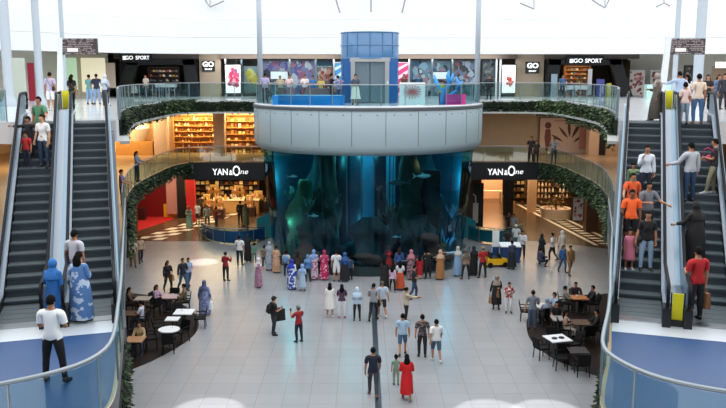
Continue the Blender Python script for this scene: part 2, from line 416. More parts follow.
railing('straight glass railing right of the right escalators at the top', [(12.75,27.75),(22,27.75)], UZ, 1.1, 1.6, M_GLASSB)
railing('short glass railing between left escalator top and hanging plants', [(-8.75,28.9),(-9.55,31.4)], UZ, 1.1, 1.3, M_GLASSB)
railing('short glass railing between right escalator top and hanging plants', [(9.1,28.9),(9.95,31.4)], UZ, 1.1, 1.3, M_GLASSB)
def planting(label, pts, z0, z1, o, dens, mix, trough=None, seed=0, leaf=.16, bulge=.22, thick=.1):
    rg = random.Random(seed); c = pts[len(pts)//2]
    t = thing('hanging_planter', label, 'planter', (c[0], c[1], z0))
    loc = [(x-c[0], y-c[1]) for x, y in pts]
    mb(mat('planter_backing', '#1a241a', .9)).sweep(loc, o, o+thick, .12, z1-z0-.12).build('trough', t)
    P = resample(loc, .1); N = normals(P); m = MB()
    for lm in M_LEAF: m.use(lm)
    L = sum(math.dist(a, b) for a, b in zip(loc, loc[1:]))
    for i in range(int(L*dens)):
        k = rg.randrange(len(P)); (x, y), (nx, ny) = P[k], N[k]
        clump = .5+.5*math.sin(k*.37+seed)*math.sin(k*.11+2*seed)
        h = rg.random(); z = -.12*clump + h*(z1-z0)
        off = o+thick+rg.random()*bulge*(.4+.6*clump)
        a = rg.random()*6.28; ln = leaf*(.6+.8*rg.random()); w = ln*.3
        q = Vector((x+nx*off, y+ny*off, z)); d = Vector((math.cos(a)*.8+nx*.5, math.sin(a)*.8+ny*.5, -.9+rg.random()*.9)).normalized()*ln
        s = d.cross(Vector((nx,ny,.4))).normalized()*w
        m.use(M_LEAF[rg.choices(range(4), mix)[0]])
        m.add([q, q+d*.5+s, q+d, q+d*.5-s], [(0,1,2,3)])
    f = m.build('foliage', t); f['kind'] = 'stuff'
    return t
iL = next(i for i, p in enumerate(EDGE_L) if p[1] > 47); nR = len(EDGE_R)
jL = next(i for i, p in enumerate(EDGE_L) if p[1] > 51.7)
planting('dark hanging plants on the side of the upper left gallery', EDGE_L[1:iL+1], 8.3, 9.3, .02, 260, (6,3,1,.3), seed=1)
planting('lighter green hanging plants on the corner of the upper left gallery', EDGE_L[iL:jL+1], 8.45, 9.35, .02, 260, (2,5,2,1), seed=2)
planting('dark hedge of plants along the back of the upper left gallery', EDGE_L[jL:], 8.47, 9.2, .02, 200, (9,2,.3,0), seed=3, bulge=.12)
planting('dark hedge of plants along the back of the upper right gallery', EDGE_R[:nR-jL], 8.47, 9.2, .02, 200, (8,3,.6,0), seed=4, bulge=.12)
planting('pale green hanging plants on the corner of the upper right gallery', EDGE_R[nR-jL-1:nR-iL], 8.35, 9.3, .02, 260, (2,4,4,3), seed=5)
planting('long hanging plants on the side of the upper right gallery', EDGE_R[nR-iL-1:-1], 8.05, 9.25, .02, 260, (3,5,3,1), seed=6)
planting('long trailing plants below the left middle gallery railing', EDGE_L[1:jL], 4.5, 5.3, .02, 200, (6,4,1,.2), seed=7, bulge=.12)
planting('long trailing plants below the right middle gallery railing', EDGE_R[nR-jL:-1], 4.15, 5.3, .02, 230, (3,5,3,1), seed=8, bulge=.16)
planting('leafy trailing plants at the near end of the left gallery', EDGE_L[1:10], 3.4, 4.9, .05, 150, (4,4,2,1), seed=17)
planting('trailing plants outside the blue landing at lower left', [p for p in PL if p[0] > -5.6][::-1], 3.6, 4.9, .0, 220, (7,3,.6,0), seed=9, bulge=.06, leaf=.12, thick=.03)
planting('trailing plants outside the blue landing at lower right', [p for p in PR if p[0] < 5.5], 3.6, 4.9, .0, 220, (7,3,.6,0), seed=10, bulge=.06, leaf=.12, thick=.03)

# ================================================================== ESCALATORS
S0, S1 = 1.6, 9.2
def esc_z(s, L): 
    b = L-1.5
    return 0. if s < S0 else (4. if s > b else 4.*(s-S0)/(b-S0))
STEPN = 27
def make_escalator(label, B, d, L, outer_left, outer_right):
    rz = math.atan2(-d[0], d[1])
    t = thing('escalator', label, 'escalator', (B[0], B[1], MZ), rz)
    prof = [i*L/60 for i in range(61)]
    dep = L/STEPN
    b = L-1.5
    lines = []
    # one step shape, copied
    sm = MB().use(M_STEP).box(-.5,.5,0,dep,-.03,0)
    for i in range(20): sm.box(-.49+i*.05,-.465+i*.05,.01,dep-.01,0,.012)
    sm.use(M_STEPD)
    pts = [(-.0,-.0),(.015,-.06),(.045,-.14),(.06,-.24)]
    for (y0,z0),(y1,z1) in zip(pts, pts[1:]): sm.add([(-.5,y0,z0-.001),(.5,y0,z0-.001),(.5,y1,z1),(-.5,y1,z1)], [(0,3,2,1)])
    sm.use(mat('step_edge', '#6f7c82', .5, .4)).box(-.5,.5,-.004,.03,-.02,.014)
    st = sm.build('step', t)
    for k in range(STEPN):
        z = esc_z((k+.5)*dep, L) + .018
        o = st if k == 0 else st.copy()
        if k: COL.objects.link(o)
        o.parent = t; o.location = (0, k*dep, z)
    def side(u0, u1, zlo, zhi, m, name, s0=-.1, s1=L+.1, pr=None):
        q = MB().use(m); S = [s0+(s1-s0)*i/60 for i in range(61)]; vs = []
        for s in S:
            z = esc_z(s, L); vs += [(u0,s,z+zlo),(u1,s,z+zlo),(u1,s,z+zhi),(u0,s,z+zhi)]
        fs = []
        for i in range(60):
            for k in range(4): fs.append((i*4+k, (i+1)*4+k, (i+1)*4+(k+1)%4, i*4+(k+1)%4))
        fs += [(0,1,2,3),(243,242,241,240)]
        q.add(vs, fs); return q.build(name, t)
    for sg in (-1, 1):
        a, c = (.51, .57) if sg > 0 else (-.57, -.51)
        side(a, c, -.35, .28, M_DARK, 'skirt')
        side(min(sg*.5,sg*.585), max(sg*.5,sg*.585), .26, .31, M_SILVER, 'inner_ledge', -.3, L+.3)
        side(sg*.59-.015, sg*.59+.015, .3, .95, M_BSTEEL, 'balustrade', -.45, L+.45)
        S = [-.55+(L+1.1)*i/50 for i in range(51)]
        pts = [(sg*.55, s, esc_z(s, L)+1.0) for s in S]
        lo = [(sg*.55,-.5,.45),(sg*.55,-.68,.55),(sg*.55,-.74,.72),(sg*.55,-.68,.9)]
        hi = [(sg*.55,L+.68,4.9),(sg*.55,L+.74,4.72),(sg*.55,L+.68,4.55),(sg*.55,L+.5,4.45)]
        mb(M_BLACKRUB).tube(lo+pts+hi, .042, 8).build('handrail', t, smooth=True)
        mb(M_DARK).box(sg*.55-.09,sg*.55+.09,-.6,-.1,0,.45).build('newel_base', t)
    if outer_left: side(-.67,-.62,.1,.6, M_BSTEEL, 'outer_deck', -.4, L+.3)
    if outer_right: side(.62,.67,.1,.6, M_BSTEEL, 'outer_deck', -.4, L+.3)
    side(-.775,.775,-1.15,-.36, mat('truss_cladding','#5d676f',.5,.4), 'truss', 0.2, L-.05)
    mb(M_STEEL).box(-.5,.5,-.35,.0,.015,.034).build('comb_plate', t)
    mb(M_STEEL).box(-.5,.5,L,L+.35,4.0,4.02).build('comb_plate', t)
    return t
def lane(B, r, u): return (B[0]+r[0]*u, B[1]+r[1]*u)
ESC = {'LI': (BL, dL, LL), 'LO': (lane(BL, rL, -1.55), dL, LL), 'RI': (BR, dR, LR), 'RO': (lane(BR, rR, 1.55), dR, LR)}
make_escalator('inner escalator of the left pair, riders going up', *ESC['LI'], False, True)
make_escalator('outer escalator of the left pair at the left edge', *ESC['LO'], True, False)
make_escalator('inner escalator of the right pair, family coming down', *ESC['RI'], True, False)
make_escalator('outer escalator of the right pair at the right edge', *ESC['RO'], False, True)
for nm, B, d, L, u, lb in (('L', BL, dL, LL, -.775, 'left'), ('R', BR, dR, LR, .775, 'right')):
    rz = math.atan2(-d[0], d[1]); r = (d[1], -d[0]); o = lane(B, r, u)
    t = thing('escalator_divider', 'silver deck between the two %s escalators' % lb, 'divider', (o[0], o[1], MZ), rz)
    vs = []; S = [-.1+(L+.2)*i/60 for i in range(61)]
    for a, b_, z0, z1, m_, n_ in ((-.165,.165,.1,.45,M_SILVER,'deck'), (.03,.165,.45,.47,M_BSTEEL,'joint_cover')):
        vs = []
        for s in S:
            z = esc_z(s, L); vs += [(a,s,z+z0),(b_,s,z+z0),(b_,s,z+z1),(a,s,z+z1)]
        fs = [(i*4+k,(i+1)*4+k,(i+1)*4+(k+1)%4,i*4+(k+1)%4) for i in range(60) for k in range(4)]+[(0,1,2,3),(243,242,241,240)]
        MB().use(m_).add(vs, fs).build(n_, t)
    for s, z, ww in ((L-.15,4.3,'top'), (-.4,0.,'foot')):
        q = (o[0]+d[0]*s, o[1]+d[1]*s, MZ+z)
        p = thing('warning_panel', 'yellow barrier panel at the %s of the %s escalators' % (ww, lb), 'barrier panel', q, rz)
        mb(M_YEL).box(-.115,.115,-.02,.02,.12,.76).build('board', p)
        mb(M_DARK).box(-.2,.2,-.08,.08,0,.16).build('foot', p)
        for x in (-.14, .14): mb(M_DARK).tube([(x,0,.1),(x,0,.78)], .015, 6).build('post', p)

# ================================================================== FISH TANK
M_ACR = glass_mat('tank_acrylic', '#a9d6dd', .03, .02, '#bfe6ff')
t = thing('fish_tank', 'huge round blue fish tank with a white collar in the middle of the hall', 'fish tank', (TC[0], TC[1], 0))
mb(M_ACR).lathe([(5.78,.55),(6.02,2.5),(6.2,4.6),(6.3,6.8)], n=96).build('acrylic_wall', t, smooth=True)
mb(mat('tank_plinth','#1c2f33',.35)).lathe([(5.6,0),(5.98,0),(5.98,.5),(5.7,.56),(5.2,.56)], n=96).build('plinth', t, smooth=False)
m = mb(M_RINGPANEL).lathe([(6.1,6.7),(6.5,6.62),(6.72,6.85),(6.78,7.1),(6.78,8.95),(6.7,9.05)], n=96)
o = m.build('collar', t, smooth=True)
for k in range(24):
    a = R(15*k+7.5-90); x, y = 6.785*math.cos(a), 6.785*math.sin(a)
    mb(M_DARKLINE).obox((x, y, 7.1), .02, .012, 1.85, a+R(90)).build('panel_joint', t)
for k in range(48):
    a = R(7.5*k+3.75); mb(M_DARKLINE).obox((6.785*math.cos(a), 6.785*math.sin(a), 8.72), .06, .02, .05, a+R(90)).build('bolt', t)
mb(M_UFLOOR).lathe([(0.1,9.2),(6.74,9.2),(6.78,9.16),(6.78,9.0),(6.7,8.98)], n=96).build('deck', t)
mb(M_DARKLINE).lathe([(6.79,8.96),(6.82,8.96),(6.82,9.1),(6.79,9.12)], n=96).build('deck_rim', t)
for k in range(10):
    a = R(36*k-90+12); mb(mat('tank_seal','#173038',.5)).tube([(5.74*math.cos(a),5.74*math.sin(a),.56),(6.0*math.cos(a),6.0*math.sin(a),2.5),(6.17*math.cos(a),6.17*math.sin(a),4.6),(6.27*math.cos(a),6.27*math.sin(a),6.7)], .022, 6).build('wall_seal', t)
# water: clear teal, absorbing
def water_mat():
    m = bpy.data.materials.new('aquarium_water'); m.use_nodes = True; nt = m.node_tree; nt.nodes.clear()
    o = nt.nodes.new('ShaderNodeOutputMaterial'); tr = nt.nodes.new('ShaderNodeBsdfTransparent'); tr.inputs[0].default_value = (.75,.93,.97,1)
    va = nt.nodes.new('ShaderNodeVolumeAbsorption'); va.inputs[0].default_value = (.05,.68,.78,1); va.inputs[1].default_value = .2
    nt.links.new(tr.outputs[0], o.inputs['Surface']); nt.links.new(va.outputs[0], o.inputs['Volume']); return m
mb(water_mat()).lathe([(0.001,.6),(5.7,.6),(5.95,2.5),(6.12,4.6),(6.2,6.6),(.001,6.6)], n=64).build('water', t)
M_SHAFT = mat('tank_shaft','#2a84a8',.25)
sh = mb(M_SHAFT)
M_PAN = [mat('tank_panel_mid','#2a7f9a',.3), mat('tank_panel_dark','#123d4d',.3), mat('tank_panel_lit_tint','#7cc8de',.3), mat('tank_panel_unlit_tint','#0b222c',.3)]  # tints put the shaft's lit and dark bands into the panel colour
for k in range(18):
    a0 = -180+20*k; MB().use(M_PAN[(0,1,3,1,0,3,2,1,3,3,1,2,1,3,0,1,3,1)[k]]).lathe([(2.1,.56),(2.1,6.7)], n=4, a0=R(a0), a1=R(a0+20)).build('shaft_panel', t, smooth=True)
mb(mat('tank_back','#1f6676',.6,var=.5,vscale=.8)).lathe([(5.2,.56),(5.5,2.5),(5.7,6.6)], n=40, a0=R(-2), a1=R(182)).build('back_wall', t, smooth=True)
for x, y in ((-1.25,-1.75),(1.25,-1.75),(.35,-2.13),(-.4,-2.13)): mb(mat('shaft_ribs','#2a5d70',.3)).tube([(x,y,.6),(x,y,6.6)],.04,6).build('shaft_rib', t)
def rock(name, label, x, y, h, r, seed, colm, lean=0.):
    rg = random.Random(seed); prof = []; n = 22; m = MB().use(colm); vs = []; K = 14
    for i in range(K+1):
        f = i/K; rr = r*(1.15-.75*f**1.6)*(1+.18*math.sin(f*11+seed))
        for k in range(n):
            th = 2*math.pi*k/n; q = rr*(1+.28*math.sin(3*th+f*6+seed)+.22*(rg.random()-.5))
            vs.append((q*math.cos(th)+lean*f, q*math.sin(th), f*h))
    fs = [(i*n+k,i*n+(k+1)%n,(i+1)*n+(k+1)%n,(i+1)*n+k) for i in range(K) for k in range(n)]+[tuple(K*n+k for k in range(n))]
    o = m.add(vs, fs).build(name, None, smooth=True); o.location = (TC[0]+x, TC[1]+y, .6); return tag(o, label, 'rock')
M_ROCK = mat('reef_rock','#3c3128',.9,var=.4,vscale=1.5); M_ROCK2 = mat('reef_rock_green','#4d5a3c',.9,var=.4,vscale=2); M_ROCK3 = mat('reef_rock_dark','#1f2226',.9,var=.4,vscale=2)
M_ROCK = mat('reef_rock','#3a2c20',.9,var=.6,vscale=2.5); M_ROCK2 = mat('reef_rock_green','#47604f',.9,var=.6,vscale=3); M_ROCK3 = mat('reef_rock_dark','#15181a',.9,var=.5,vscale=3)
rock('reef_rock','tall dark brown rock column left of the lift shaft in the fish tank',-2.35,-3.2,6.0,.75,3,M_ROCK)
rock('reef_rock','tall dark brown rock column right of the lift shaft in the fish tank',2.25,-3.2,6.0,.75,5,M_ROCK,.1)
rock('reef_rock','greenish reef rock near the left side of the fish tank',-3.9,-2.3,4.2,.8,8,M_ROCK2,.2)
rock('reef_rock','dark reef rock near the right side of the fish tank',3.5,-2.4,4.8,.9,9,M_ROCK3,.1)
rock('reef_rock','low wide dark rock at the front of the fish tank floor',.2,-4.1,2.3,1.3,12,M_ROCK3)
rock('reef_rock','low dark rock at the left front of the fish tank floor',-2.9,-4.1,2.6,1.1,13,M_ROCK3,.2)
rock('reef_rock','low dark rock at the right front of the fish tank floor',2.9,-4.0,2.4,1.2,14,M_ROCK3,-.2)
rock('reef_rock','black leaning rock behind the left reef in the fish tank',-3.2,-.6,5.9,1.1,15,M_ROCK3,.5)
rock('reef_rock','black leaning rock behind the right reef in the fish tank',3.6,-.4,5.8,1.1,16,M_ROCK3,-.5)
def coral(label, x, y, z, s, seed, m_):
    rg = random.Random(seed); m = mb(m_)
    for k in range(9):
        a = rg.random()*6.28; l = s*(.6+.6*rg.random()); p = Vector((0,0,0)); q = Vector((math.cos(a)*.4*l, math.sin(a)*.4*l, .6*l)); e = q+Vector((math.cos(a+.6)*.2*l, math.sin(a+.6)*.2*l, .5*l))
        m.tube([p,q,e],[.09*s,.06*s,.03*s],6); m.tube([q, q+Vector((math.cos(a-1)*.3*l,math.sin(a-1)*.3*l,.3*l))],[.05*s,.025*s],6)
    o = m.build('coral', smooth=True); o.location = (TC[0]+x, TC[1]+y, z); tag(o, label, 'coral')
coral('pale branching coral high on the left reef in the fish tank',-3.6,-3.2,2.6,.7,1,mat('coral_pale','#6f8076',.8))
coral('pale branching coral low at the left glass of the fish tank',-4.2,-2.9,.6,.8,2,MATS['coral_pale'])
coral('bluish branching coral at the right glass of the fish tank',4.5,-2.6,.6,.9,3,mat('coral_blue','#7a9cb0',.8))
coral('dark branching coral beside the shaft in the fish tank',1.0,-3.6,2.4,1.1,4,mat('coral_dark','#4c3a2c',.8))
def fish(label, x, y, z, l, rz, m_, group=None):
    t_ = thing('fish', label, 'fish', (TC[0]+x, TC[1]+y, z), rz, group)
    prof = [(.0,-.5),(.06,-.42),(.13,-.2),(.14,.0),(.09,.25),(.03,.42),(.02,.5)]
    m = mb(m_); vs = []
    for r_, s in prof:
        for k in range(10):
            th = 2*math.pi*k/10; vs.append((s*l, r_*l*.55*math.cos(th), r_*l*math.sin(th)))
    m.add(vs, [(i*10+k,i*10+(k+1)%10,(i+1)*10+(k+1)%10,(i+1)*10+k) for i in range(6) for k in range(10)]); m.build('body', t_, smooth=True)
    mb(m_).add([(.46*l,-.01,0),(.72*l,-.008,.2*l),(.62*l,-.008,0),(.72*l,-.008,-.18*l),(.46*l,.01,0),(.72*l,.008,.2*l),(.62*l,.008,0),(.72*l,.008,-.18*l)],[(0,1,2,3),(7,6,5,4),(0,4,5,1),(1,5,6,2),(2,6,7,3),(3,7,4,0)]).build('tail', t_)
    mb(m_).add([(-.1*l,-.008,.13*l),(.12*l,-.008,.1*l),(.1*l,-.008,.26*l),(-.1*l,.008,.13*l),(.12*l,.008,.1*l),(.1*l,.008,.26*l)],[(0,1,2),(5,4,3),(0,3,4,1),(1,4,5,2),(2,5,3,0)]).build('fin', t_)
M_FISH = mat('fish_silver','#b9c7cc',.35,.2); M_FISHD = mat('fish_dark','#39464a',.5)
for i, (x, y, z, sc, lb) in enumerate(((-3.3,-3.9,3.3,1.0,'greyish coral on the front of the left reef in the fish tank'),(-4.6,-2.0,3.6,1.1,'pale coral high at the left side of the fish tank'),(-2.6,-4.3,4.2,.8,'small coral at the top of the left front reef'),(3.9,-3.3,3.0,1.0,'dim coral on the right reef in the fish tank'),(4.9,-2.2,2.6,1.0,'bluish coral halfway up the right glass of the tank'),(-3.6,-3.9,.7,1.2,'low coral at the left front of the tank floor'))):
    coral(lb, x, y, z, sc*.6, 20+i, MATS[('coral_pale','coral_pale','coral_dark','coral_dark','coral_blue','coral_pale')[i]])
fish('long pale shark-like fish near the right front glass of the tank',3.0,-4.8,5.35,.85,R(-172),M_FISH)
fish('dark ray-like fish right of the lift shaft high in the tank',1.6,-4.9,5.0,1.1,R(10),M_FISHD)
fish('small silver fish high at the left glass of the tank',-4.2,-3.8,5.2,.5,R(190),M_FISH)
fish('small silver fish low beside the left reef of the tank',-3.0,-4.6,3.1,.55,R(170),M_FISH)
fish('small silver fish in the middle of the tank near the floor',1.5,-5.0,2.0,.4,R(0),M_FISH)
for (x, y, z, e, c) in ((-4.9,.2,4.6,150,(.25,.9,.95)),(-4.5,-1.6,5.6,210,(.3,.95,.9)),(4.9,.2,4.6,160,(.18,.8,1)),(4.6,-1.5,5.6,130,(.18,.8,1)),(-1.05,-3.1,6.2,130,(.35,.95,.95)),(.9,-3.1,6.2,70,(.25,.85,.95)),(-1.0,-3.2,2.2,60,(.25,.8,1)),(0,-4.6,6.3,40,(.2,.8,1)),(4.5,-3.1,1.9,40,(.25,.65,1)),(-4.6,-2.9,2.4,45,(.3,.85,.9)),(2.9,-3.7,5.9,30,(1,.6,.3))):
    l = bpy.data.lights.new('tank_lamp', 'POINT'); l.energy = e; l.color = c; l.shadow_soft_size = .25
    ob = bpy.data.objects.new('tank_lamp', l); COL.objects.link(ob); ob.location = (TC[0]+x, TC[1]+y, z)

# lift tower on top of the tank
t = thing('lift_tower', 'blue glass lift tower with steel doors on top of the fish tank', 'lift', (TC[0]+.1, TC[1]-.3, 9.2))
M_LIFTB = mat('lift_blue_glass','#1d5a9a',.15,.0,.8); M_LIFTT = mat('lift_blue_top','#3f719f',.2,.0,.7,var=.15,vscale=1.5)
mb(M_LIFTB).lathe([(1.7,0),(1.7,2.55)], n=48, a0=R(-52), a1=R(232)).build('lower_drum', t, smooth=True)
mb(M_LIFTT).lathe([(1.7,2.55),(1.7,4.0),(1.66,4.05),(0.001,4.05)], n=48).build('upper_drum', t, smooth=True)
rb = mb(mat('lift_rib','#4a79a8',.3,.2))
for a in (-140,-115,-90,-65,-40): rb.tube([(1.71*math.cos(R(a)),1.71*math.sin(R(a)),2.6),(1.71*math.cos(R(a)),1.71*math.sin(R(a)),4.02)], .025, 6)
for z in (2.56,3.3,4.02): rb.tube([(1.715*math.cos(R(k*7.5)),1.715*math.sin(R(k*7.5)),z) for k in range(48)], .03, 6, closed=True)
rb.build('ribs', t)
mb(M_STEEL).box(-1.15,1.15,-1.62,-1.3,2.35,2.58).box(-1.1,-.86,-1.55,-1.2,0,2.35).box(.86,1.1,-1.55,-1.2,0,2.35).build('door_frame', t)
for s in (-1, 1): mb(mat('lift_door_glass','#8296a3',.2,.6)).box(min(s*.02,s*.86),max(s*.02,s*.86),-1.42,-1.36,.03,2.35).build('lift_door', t)
mb(M_WHITE).box(.98,1.05,-1.58,-1.55,1.1,1.25).build('call_panel', t)
# ================================================================== SHOPS AND SIGNS
def X60(px, y=60.8): return (px-363)*(y*CP+.25)/FPX
def Z60(py, y=60.8): return EYE-(py-HZ)*CP*(y*CP+.25)/FPX
def sign(label, px0, px1, py0, py1, y, parts, bg, d=.15, kind='shop_sign'):
    x0, x1, z1, z0 = X60(px0,y), X60(px1,y), Z60(py0,y), Z60(py1,y)
    t = thing(kind, label, 'sign', ((x0+x1)/2, y, (z0+z1)/2)); w, h = x1-x0, z1-z0
    mb(bg).box(-w/2,w/2,0,d,-h/2,h/2).build('board', t)
    for body, size, x, z, b, sx in parts: text('lettering', body, size, (x*w,-.02,z*h), M_LETTER, t, .02, b, 0, 'CENTER', sx)
    return t, w, h
t, w, h = sign('black GO SPORT sign over the left sports shop',121.5,153,53.5,62.5,60.4,[('GO',.38,-.2,0,.004,1.),('SPORT',.38,.22,0,.004,.9)],M_DARK)
lg = mb(M_LETTER)
for x, z in ((-.38,.12),(-.38,-.12),(-.33,.12),(-.33,-.12)): lg.box(x*w-.05,x*w+.05,-.03,0,z*h-.06,z*h+.06)
lg.build('emblem', t)
t, w, h = sign('black GO SPORT sign over the right sports shop',564.5,602.5,56.5,65.5,60.4,[('GO',.42,-.18,0,.004,1.1),('SPORT',.42,.22,0,.004,1.0)],M_DARK)
lg = mb(M_LETTER)
for x, z in ((-.38,.12),(-.38,-.12),(-.33,.12),(-.33,-.12)): lg.box(x*w-.06,x*w+.06,-.03,0,z*h-.06,z*h+.06)
lg.build('emblem', t)
sign('small black square GO sign on the beige wall at left',203,215.5,61,71.5,60.9,[('GO',.5,0,.16,.02,1.1),('SPORT',.16,0,-.3,.004,1.2)],M_DARK)
sign('small black square GO sign on the beige wall at right',524.8,538.5,62,73.5,60.9,[('GO',.5,0,.16,.02,1.1),('SPORT',.16,0,-.3,.004,1.2)],mat('sign_green_black','#1c2a24',.5))
# --- sports shops
SHOE = [mat('ware_%d' % i, c, .6) for i, c in enumerate(('#e9e4da','#c9503a','#2c3a57','#d9b44a','#2a2a2c','#8a8f96','#e0c4a0','#a55f2d','#f4f1ea','#5d7d9b'))]
def shelf(label, x, y, z, w, h, d, rows, m_, itemname, itemlabel, group, n, seed, ihs=(.1,.22), cat='shelf', rz=0., shade=None):
    t = thing('display_shelf', label, cat, (x, y, z), rz)
    mb(m_).box(-w/2,w/2,d/2-.03,d/2,0,h).build('back_panel', t)
    for s in (-1, 1): mb(m_).box(s*w/2-.03,s*w/2+.03,-d/2,d/2,0,h).build('side_panel', t)
    for i in range(rows+1):
        zz = i*h/rows; mb(m_).box(-w/2+.03,w/2-.03,-d/2,d/2-.03,max(0,zz-.03),zz+.01).build('shelf_board', t)
    rg = random.Random(seed); protos = []
    for i in range(rows):
        for k in range(n):
            if rg.random() < .12: continue
            u = -w/2+.06+(w-.12)*(k+.5)/n; sz = (w-.12)/n*.7; ih = min(ihs[0]+(ihs[1]-ihs[0])*rg.random(), h/rows*.75)
            c = shade[rg.randrange(len(shade))] if shade else SHOE[rg.randrange(len(SHOE))]
            key = (c.name, round(ih, 1))
            ca, sa = math.cos(rz), math.sin(rz); lx, ly = u, -d*.1
            loc = (x+lx*ca-ly*sa, y+lx*sa+ly*ca, z+i*h/rows+.012)
            m = mb(c)
            if itemname == 'shoe':
                m.add([(-sz/2,-.1,0),(sz/2,-.1,0),(sz/2,.1,0),(-sz/2,.1,0),(-sz/2,-.08,ih*.9),(0,-.07,ih*.8),(sz/2,-.06,ih*.35),(sz/2,.06,ih*.35),(0,.07,ih*.8),(-sz/2,.08,ih*.9)],
                      [(3,2,1,0),(0,1,6,5,4),(2,3,9,8,7),(1,2,7,6),(3,0,4,9),(4,5,8,9),(5,6,7,8)])
            elif itemname == 'vase': m.lathe([(.01,0),(sz*.35,0),(sz*.45,ih*.4),(sz*.2,ih*.8),(sz*.26,ih),(.01,ih)], n=8)
            else: m.prism([(-sz/2,-d*.2),(sz/2,-d*.2),(sz*.42,d*.2),(-sz*.42,d*.2)],0,ih*.9).prism([(-sz*.3,-.02),(sz*.3,-.02),(sz*.3,.02),(-sz*.3,.02)],ih*.9,ih)
            o = m.build(itemname); o.location = loc; o.rotation_euler = (0,0,rz); tag(o, itemlabel, itemname.replace('_',' '), group)
    return t
def lampstrip(label, x, y, z, w, d, m_=None):
    tag(mb(m_ or M_WARMLAMP).box(x-w/2,x+w/2,y-d/2,y+d/2,z-.05,z).build('ceiling_light'), label, 'ceiling light')
def area(x, y, z, e, c, sx, sy, rot=(0,0,0)):  # unseen area lamps; some added only to brighten walls, windows and paths
    l = bpy.data.lights.new('unseen_light', 'AREA'); l.shape = 'RECTANGLE'; l.size = sx; l.size_y = sy; l.energy = e; l.color = c
    o = bpy.data.objects.new('unseen_light', l); COL.objects.link(o); o.location = (x,y,z); o.rotation_euler = rot
def shopfront(label, px0, px1, slant0, slant1, y, seed):
    "black portal with slanted sides, open in the middle"
    x0, x1 = X60(px0,y), X60(px1,y); t = thing('shop_portal', label, 'shop front', ((x0+x1)/2, y, UZ)); w = (x1-x0)/2
    for s, sl in ((-1, slant0), (1, slant1)):
        m = mb(M_DARK); a = s*w; b = a-s*sl
        m.add([(a,0,0),(a-s*.9,0,0),(b-s*.9,0,2.75),(b,0,2.75),(a,.5,0),(a-s*.9,.5,0),(b-s*.9,.5,2.75),(b,.5,2.75)],
              [(0,1,2,3),(7,6,5,4),(0,4,5,1),(1,5,6,2),(2,6,7,3),(3,7,4,0)]); m.build('slanted_jamb', t)
    mb(M_DARK).box(-w+slant0,w-slant1,0,.5,2.35,2.78).build('lintel', t)
    mb(mat('dark_interior','#26221f',.7)).box(-w+.1,w-.1,5.4,5.5,0,2.7).build('back_wall', t)
    for s in (-1,1): mb(MATS['dark_interior']).box(s*w-.05-s*.2,s*w+.05-s*.2,.5,5.4,0,2.7).build('side_wall', t)
    return t
shopfront('black slanted portal of the left sports shop',116.5,199,.85,.25,60.5,1)
shopfront('black slanted portal of the right sports shop',544,633,.3,1.0,60.5,2)
xg = X60(585,63)
shelf('lit yellow shoe shelves in the right sports shop',X60(576,64),64,UZ,2.0,2.3,.4,7,M_WOOD,'shoe','sports shoe on the lit shelves of the right sports shop','shoes on the right sports shop shelves',9,11)
shelf('shoe shelves by the left door of the right sports shop',X60(551,64),64,UZ,.9,2.3,.4,6,M_WOOD,'shoe','sports shoe on the narrow shelves by the door of the right sports shop','shoes on the narrow shelves',4,12)
shelf('dim shoe shelves inside the left sports shop',X60(165,64),64,UZ,2.4,2.2,.4,6,M_DWOOD,'shoe','sports shoe on the dim shelves of the left sports shop','shoes on the left sports shop shelves',9,13)
lampstrip('warm ceiling light above the lit shoe shelves',X60(576,63.2),63.2,11.85,1.8,.2); lampstrip('warm ceiling light by the door of the right sports shop',X60(551,63.2),63.2,11.85,.7,.2)
lampstrip('small white ceiling light inside the left sports shop',X60(160,63),63,11.85,1.2,.15,M_WHITELAMP)
area(X60(576,62.9),62.9,11.7,28,(1,.75,.45),1.8,.6); area(X60(160,62.8),62.8,11.7,16,(1,.95,.9),2,.6); area(X60(551,62.9),62.9,11.7,10,(1,.75,.45),.7,.5)
def poster(label, px0, px1, py0, py1, y, build, bg, frame=None, name='poster', lit=0.):
    x0, x1, z1, z0 = X60(px0,y), X60(px1,y), Z60(py0,y), Z60(py1,y); w, h = x1-x0, z1-z0
    t = thing(name, label, name.replace('_',' '), ((x0+x1)/2, y, (z0+z1)/2))
    mb(bg).box(-w/2,w/2,0,.06,-h/2,h/2).build('sheet', t)
    if frame:
        fm = mb(frame)
        for a in ((-w/2-.05,-w/2,-h/2,h/2),(w/2,w/2+.05,-h/2,h/2),(-w/2-.05,w/2+.05,h/2,h/2+.05),(-w/2-.05,w/2+.05,-h/2-.05,-h/2)): fm.box(a[0],a[1],-.03,.08,a[2],a[3])
        fm.build('frame', t)
    build(t, w, h); return t
def blob(cols, seed, n=14, r=.2, box=(-.4,.4,-.45,.45)):
    def f(t, w, h):
        rg = random.Random(seed); m = MB()
        for i in range(n):
            m.use(cols[rg.randrange(len(cols))]); x = (box[0]+(box[1]-box[0])*rg.random())*w; z = (box[2]+(box[3]-box[2])*rg.random())*h; q = r*min(w,h)*(.5+rg.random())
            k = 6; a0 = rg.random()*6; y = -.008-.0008*i
            q = min(q, w/2-abs(x), h/2-abs(z)); pts = [(x+q*(.35+.65*rg.random())*math.cos(a0+6.283*j/k), y, z+q*(.7+.3*rg.random())*math.sin(a0+6.283*j/k)) for j in range(k)]
            m.add(pts+[(0+p[0],0.001,p[2]) for p in pts], [tuple(range(k-1,-1,-1))]+[(j,(j+1)%k,k+(j+1)%k,k+j) for j in range(k)])
        m.build('artwork', t)
    return f
def C(h): return mat('ink_'+h.strip('#'), h, .6)
E_W = mat('backlit_white','#f7f4f4',.5,emit='#ffffff',es=.55)
